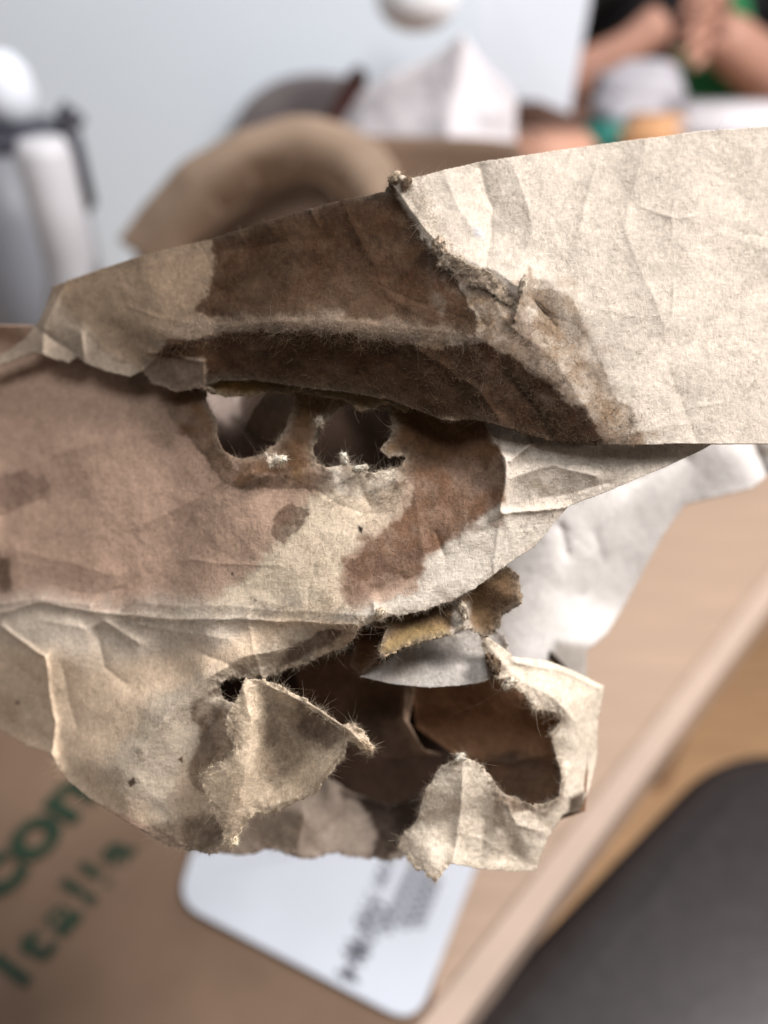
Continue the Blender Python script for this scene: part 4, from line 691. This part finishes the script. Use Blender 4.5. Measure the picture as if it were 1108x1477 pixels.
# cream piece glimpsed through the left hole
torn_sheet('inner_shred', root, [(352, 620, .3), (366, 590, .3), (392, 556, .2), (440, 545, 0), (440, 690, 0), (400, 640, .3), (372, 640, .4)], [(352, 620, 180), (392, 556, 172), (440, 545, 168), (440, 690, 172), (375, 640, 178)], base=np.array((.30, .26, .23)), seed=95, core=False)
# amber shred hanging from the top of the right hole
torn_sheet('amber_shred', root, [(300, 545, 0), (560, 555, 0), (600, 580, 0), (585, 596, .4), (560, 582, .8), (540, 588, .9), (520, 592, .9), (505, 580, .8), (480, 574, .6), (440, 566, .7), (400, 568, .8), (365, 574, .9), (330, 572, .8), (305, 566, .6)], [(300, 545, 160), (560, 555, 153), (600, 580, 151), (520, 592, 153.5), (400, 568, 157), (330, 572, 160)], base=np.array((.22, .135, .05)), seed=97, soft=4, fuzz=[([(300, 540), (600, 550), (590, 600), (300, 580)], .6, .8, .7, (1.4, (.1, .08, .05)))], hair_len=1.3, edge_hair=1.4)

# out-of-focus cream rear leaf at the right
F_out = [(640, 640, 0), (1000, 625, 0), (1180, 620, 0), (1180, 670, .0), (1120, 676, .2), (1085, 705, .1), (1040, 716, 0), (988, 728, 0), (955, 775, .05), (930, 820, .05), (898, 880, .05), (876, 915, .05), (846, 940, .1), (846, 985, 0), (740, 985, 0), (640, 900, 0)]
torn_sheet('rear_leaf', root, F_out, [(640, 640, 192), (1000, 625, 205), (1180, 620, 215), (1108, 690, 212), (988, 728, 214), (898, 880, 220), (800, 700, 196), (800, 850, 198), (846, 985, 206), (740, 985, 196), (640, 900, 192), (900, 720, 202)], base=np.array((.82, .79, .765)), seed=101, creases=6, soft=14, step=3, mottle=.04, edge_hair=0, core=False,
    paints=[([(800, 925), (850, 930), (850, 1000), (790, 960)], np.array((.36, .32, .28)), 8, 6, .9), ([(1085, 640), (1180, 640), (1180, 665), (1090, 660)], np.array((.35, .28, .22)), 8, 8, .8)], ridges=[([(808, 760), (820, 800)], -1.5, 9), ([(840, 860), (870, 810), (860, 770)], -1.2, 9), ([(900, 700), (990, 660)], -2, 16), ([(1090, 640), (1108, 690)], -3, 14)], label='smooth pale rear leaf of the bag')

for k_, (pl_, cp_, bc_) in enumerate([
    ([(640, 362, .9), (668, 372, .9), (700, 392, .9), (745, 432, .9), (738, 446, .9), (700, 420, .9), (660, 398, .9), (632, 380, .9)], [(640, 362, 148.6), (668, 372, 146.6), (745, 432, 144.8), (700, 420, 145.8), (632, 380, 149.5)], (.36, .28, .21))]):
    torn_sheet('torn_shred', root, pl_, cp_, base=np.array(bc_)*(1 if k_ == 0 else .75), seed=120+k_, core=(k_ == 0), soft=4, step=1.5, crumple=.5, coarse=.3, tear=1.1, edge_hair=1.3, hair_len=1.0, thick=.0004, fuzz=[(pl_, .5, .5, .6, (1.15, (.10, .08, .06)))])
# matted pulp balls rolled up along the tears
def pulp(px, py, d, rx, ry, col, ang=0, seed=0):
    n = 24; u, v = np.meshgrid(np.linspace(0, 2*math.pi, 2*n, endpoint=False), np.linspace(0, math.pi, n)); x = np.cos(u)*np.sin(v); y = np.sin(u)*np.sin(v); z = np.cos(v)
    r = 1+.5*fbm(x*20+z*9+seed*50, y*20+z*13, 11, 3+seed, 4, .7); c, s_ = math.cos(ang), math.sin(ang)
    xx = (x*rx*c-y*ry*s_)*r; yy = (x*rx*s_+y*ry*c)*r; k = d/1000/FPX; V = P(px, py, d/1000)+(xx*k)[..., None]*R_+(yy*k)[..., None]*U_+(z*r*min(rx, ry)*k)[..., None]*F_
    idx = np.arange(2*n*n).reshape(n, 2*n); q = [(idx[j, i], idx[j, (i+1) % (2*n)], idx[j+1, (i+1) % (2*n)], idx[j+1, i]) for j in range(n-1) for i in range(2*n)]
    V = V.reshape(-1, 3); Cc = np.clip(np.array(col)*(1+1.6*fbm(x*30+seed*9, y*30, 9, 9, 3).reshape(-1, 1)), .01, .8)
    o = link('pulp_lump', mesh_np('pulp_lump', V, np.array(q), col=Cc), PAPER, root); nn = V-V.mean(0); nn /= np.linalg.norm(nn, axis=1, keepdims=True)
    k = RNG.randint(0, len(V), 420); hairs('f', V[k], nn[k]+RNG.randn(len(k), 3)*.9, nn[k], Cc[k]*.6+np.array((.7, .6, .47))*.4, RNG.gamma(2, .00022, len(k)), o)
for i_, a_ in enumerate([(404, 664, 152.6, 10, 6, (.66, .58, .47), .5), (497, 662, 151.8, 6, 10, (.74, .66, .54), .3), (520, 676, 151.2, 12, 5, (.74, .66, .54), .2), (570, 256, 154.6, 11, 7, (.5, .4, .3), .4), (586, 264, 154, 10, 7, (.22, .15, .1), 1.0), (634, 358, 150, 11, 15, (.42, .33, .25), .3), (648, 384, 149.2, 9, 7, (.6, .5, .4), -.6), (754, 412, 144.2, 5, 14, (.6, .5, .4), -.2), 
        (462, 610, 156, 6, 10, (.5, .42, .33), .2), (548, 884, 148.4, 8, 7, (.6, .5, .38), .5), (520, 893, 149, 8, 5, (.6, .5, .4), 0), (336, 1214, 153, 9, 7, (.62, .5, .36), .8), (528, 1074, 145, 12, 6, (.5, .38, .26), -.7), (712, 958, 157, 9, 16, (.12, .08, .05), .5), (300, 560, 160.5, 14, 5, (.35, .27, .2), -.6), (735, 985, 157, 12, 7, (.6, .52, .42), .6), (663, 1093, 155, 9, 6, (.65, .58, .48), .5), (668, 880, 152.5, 6, 14, (.5, .42, .33), .2)]):
    pulp(*a_[:7], seed=i_)
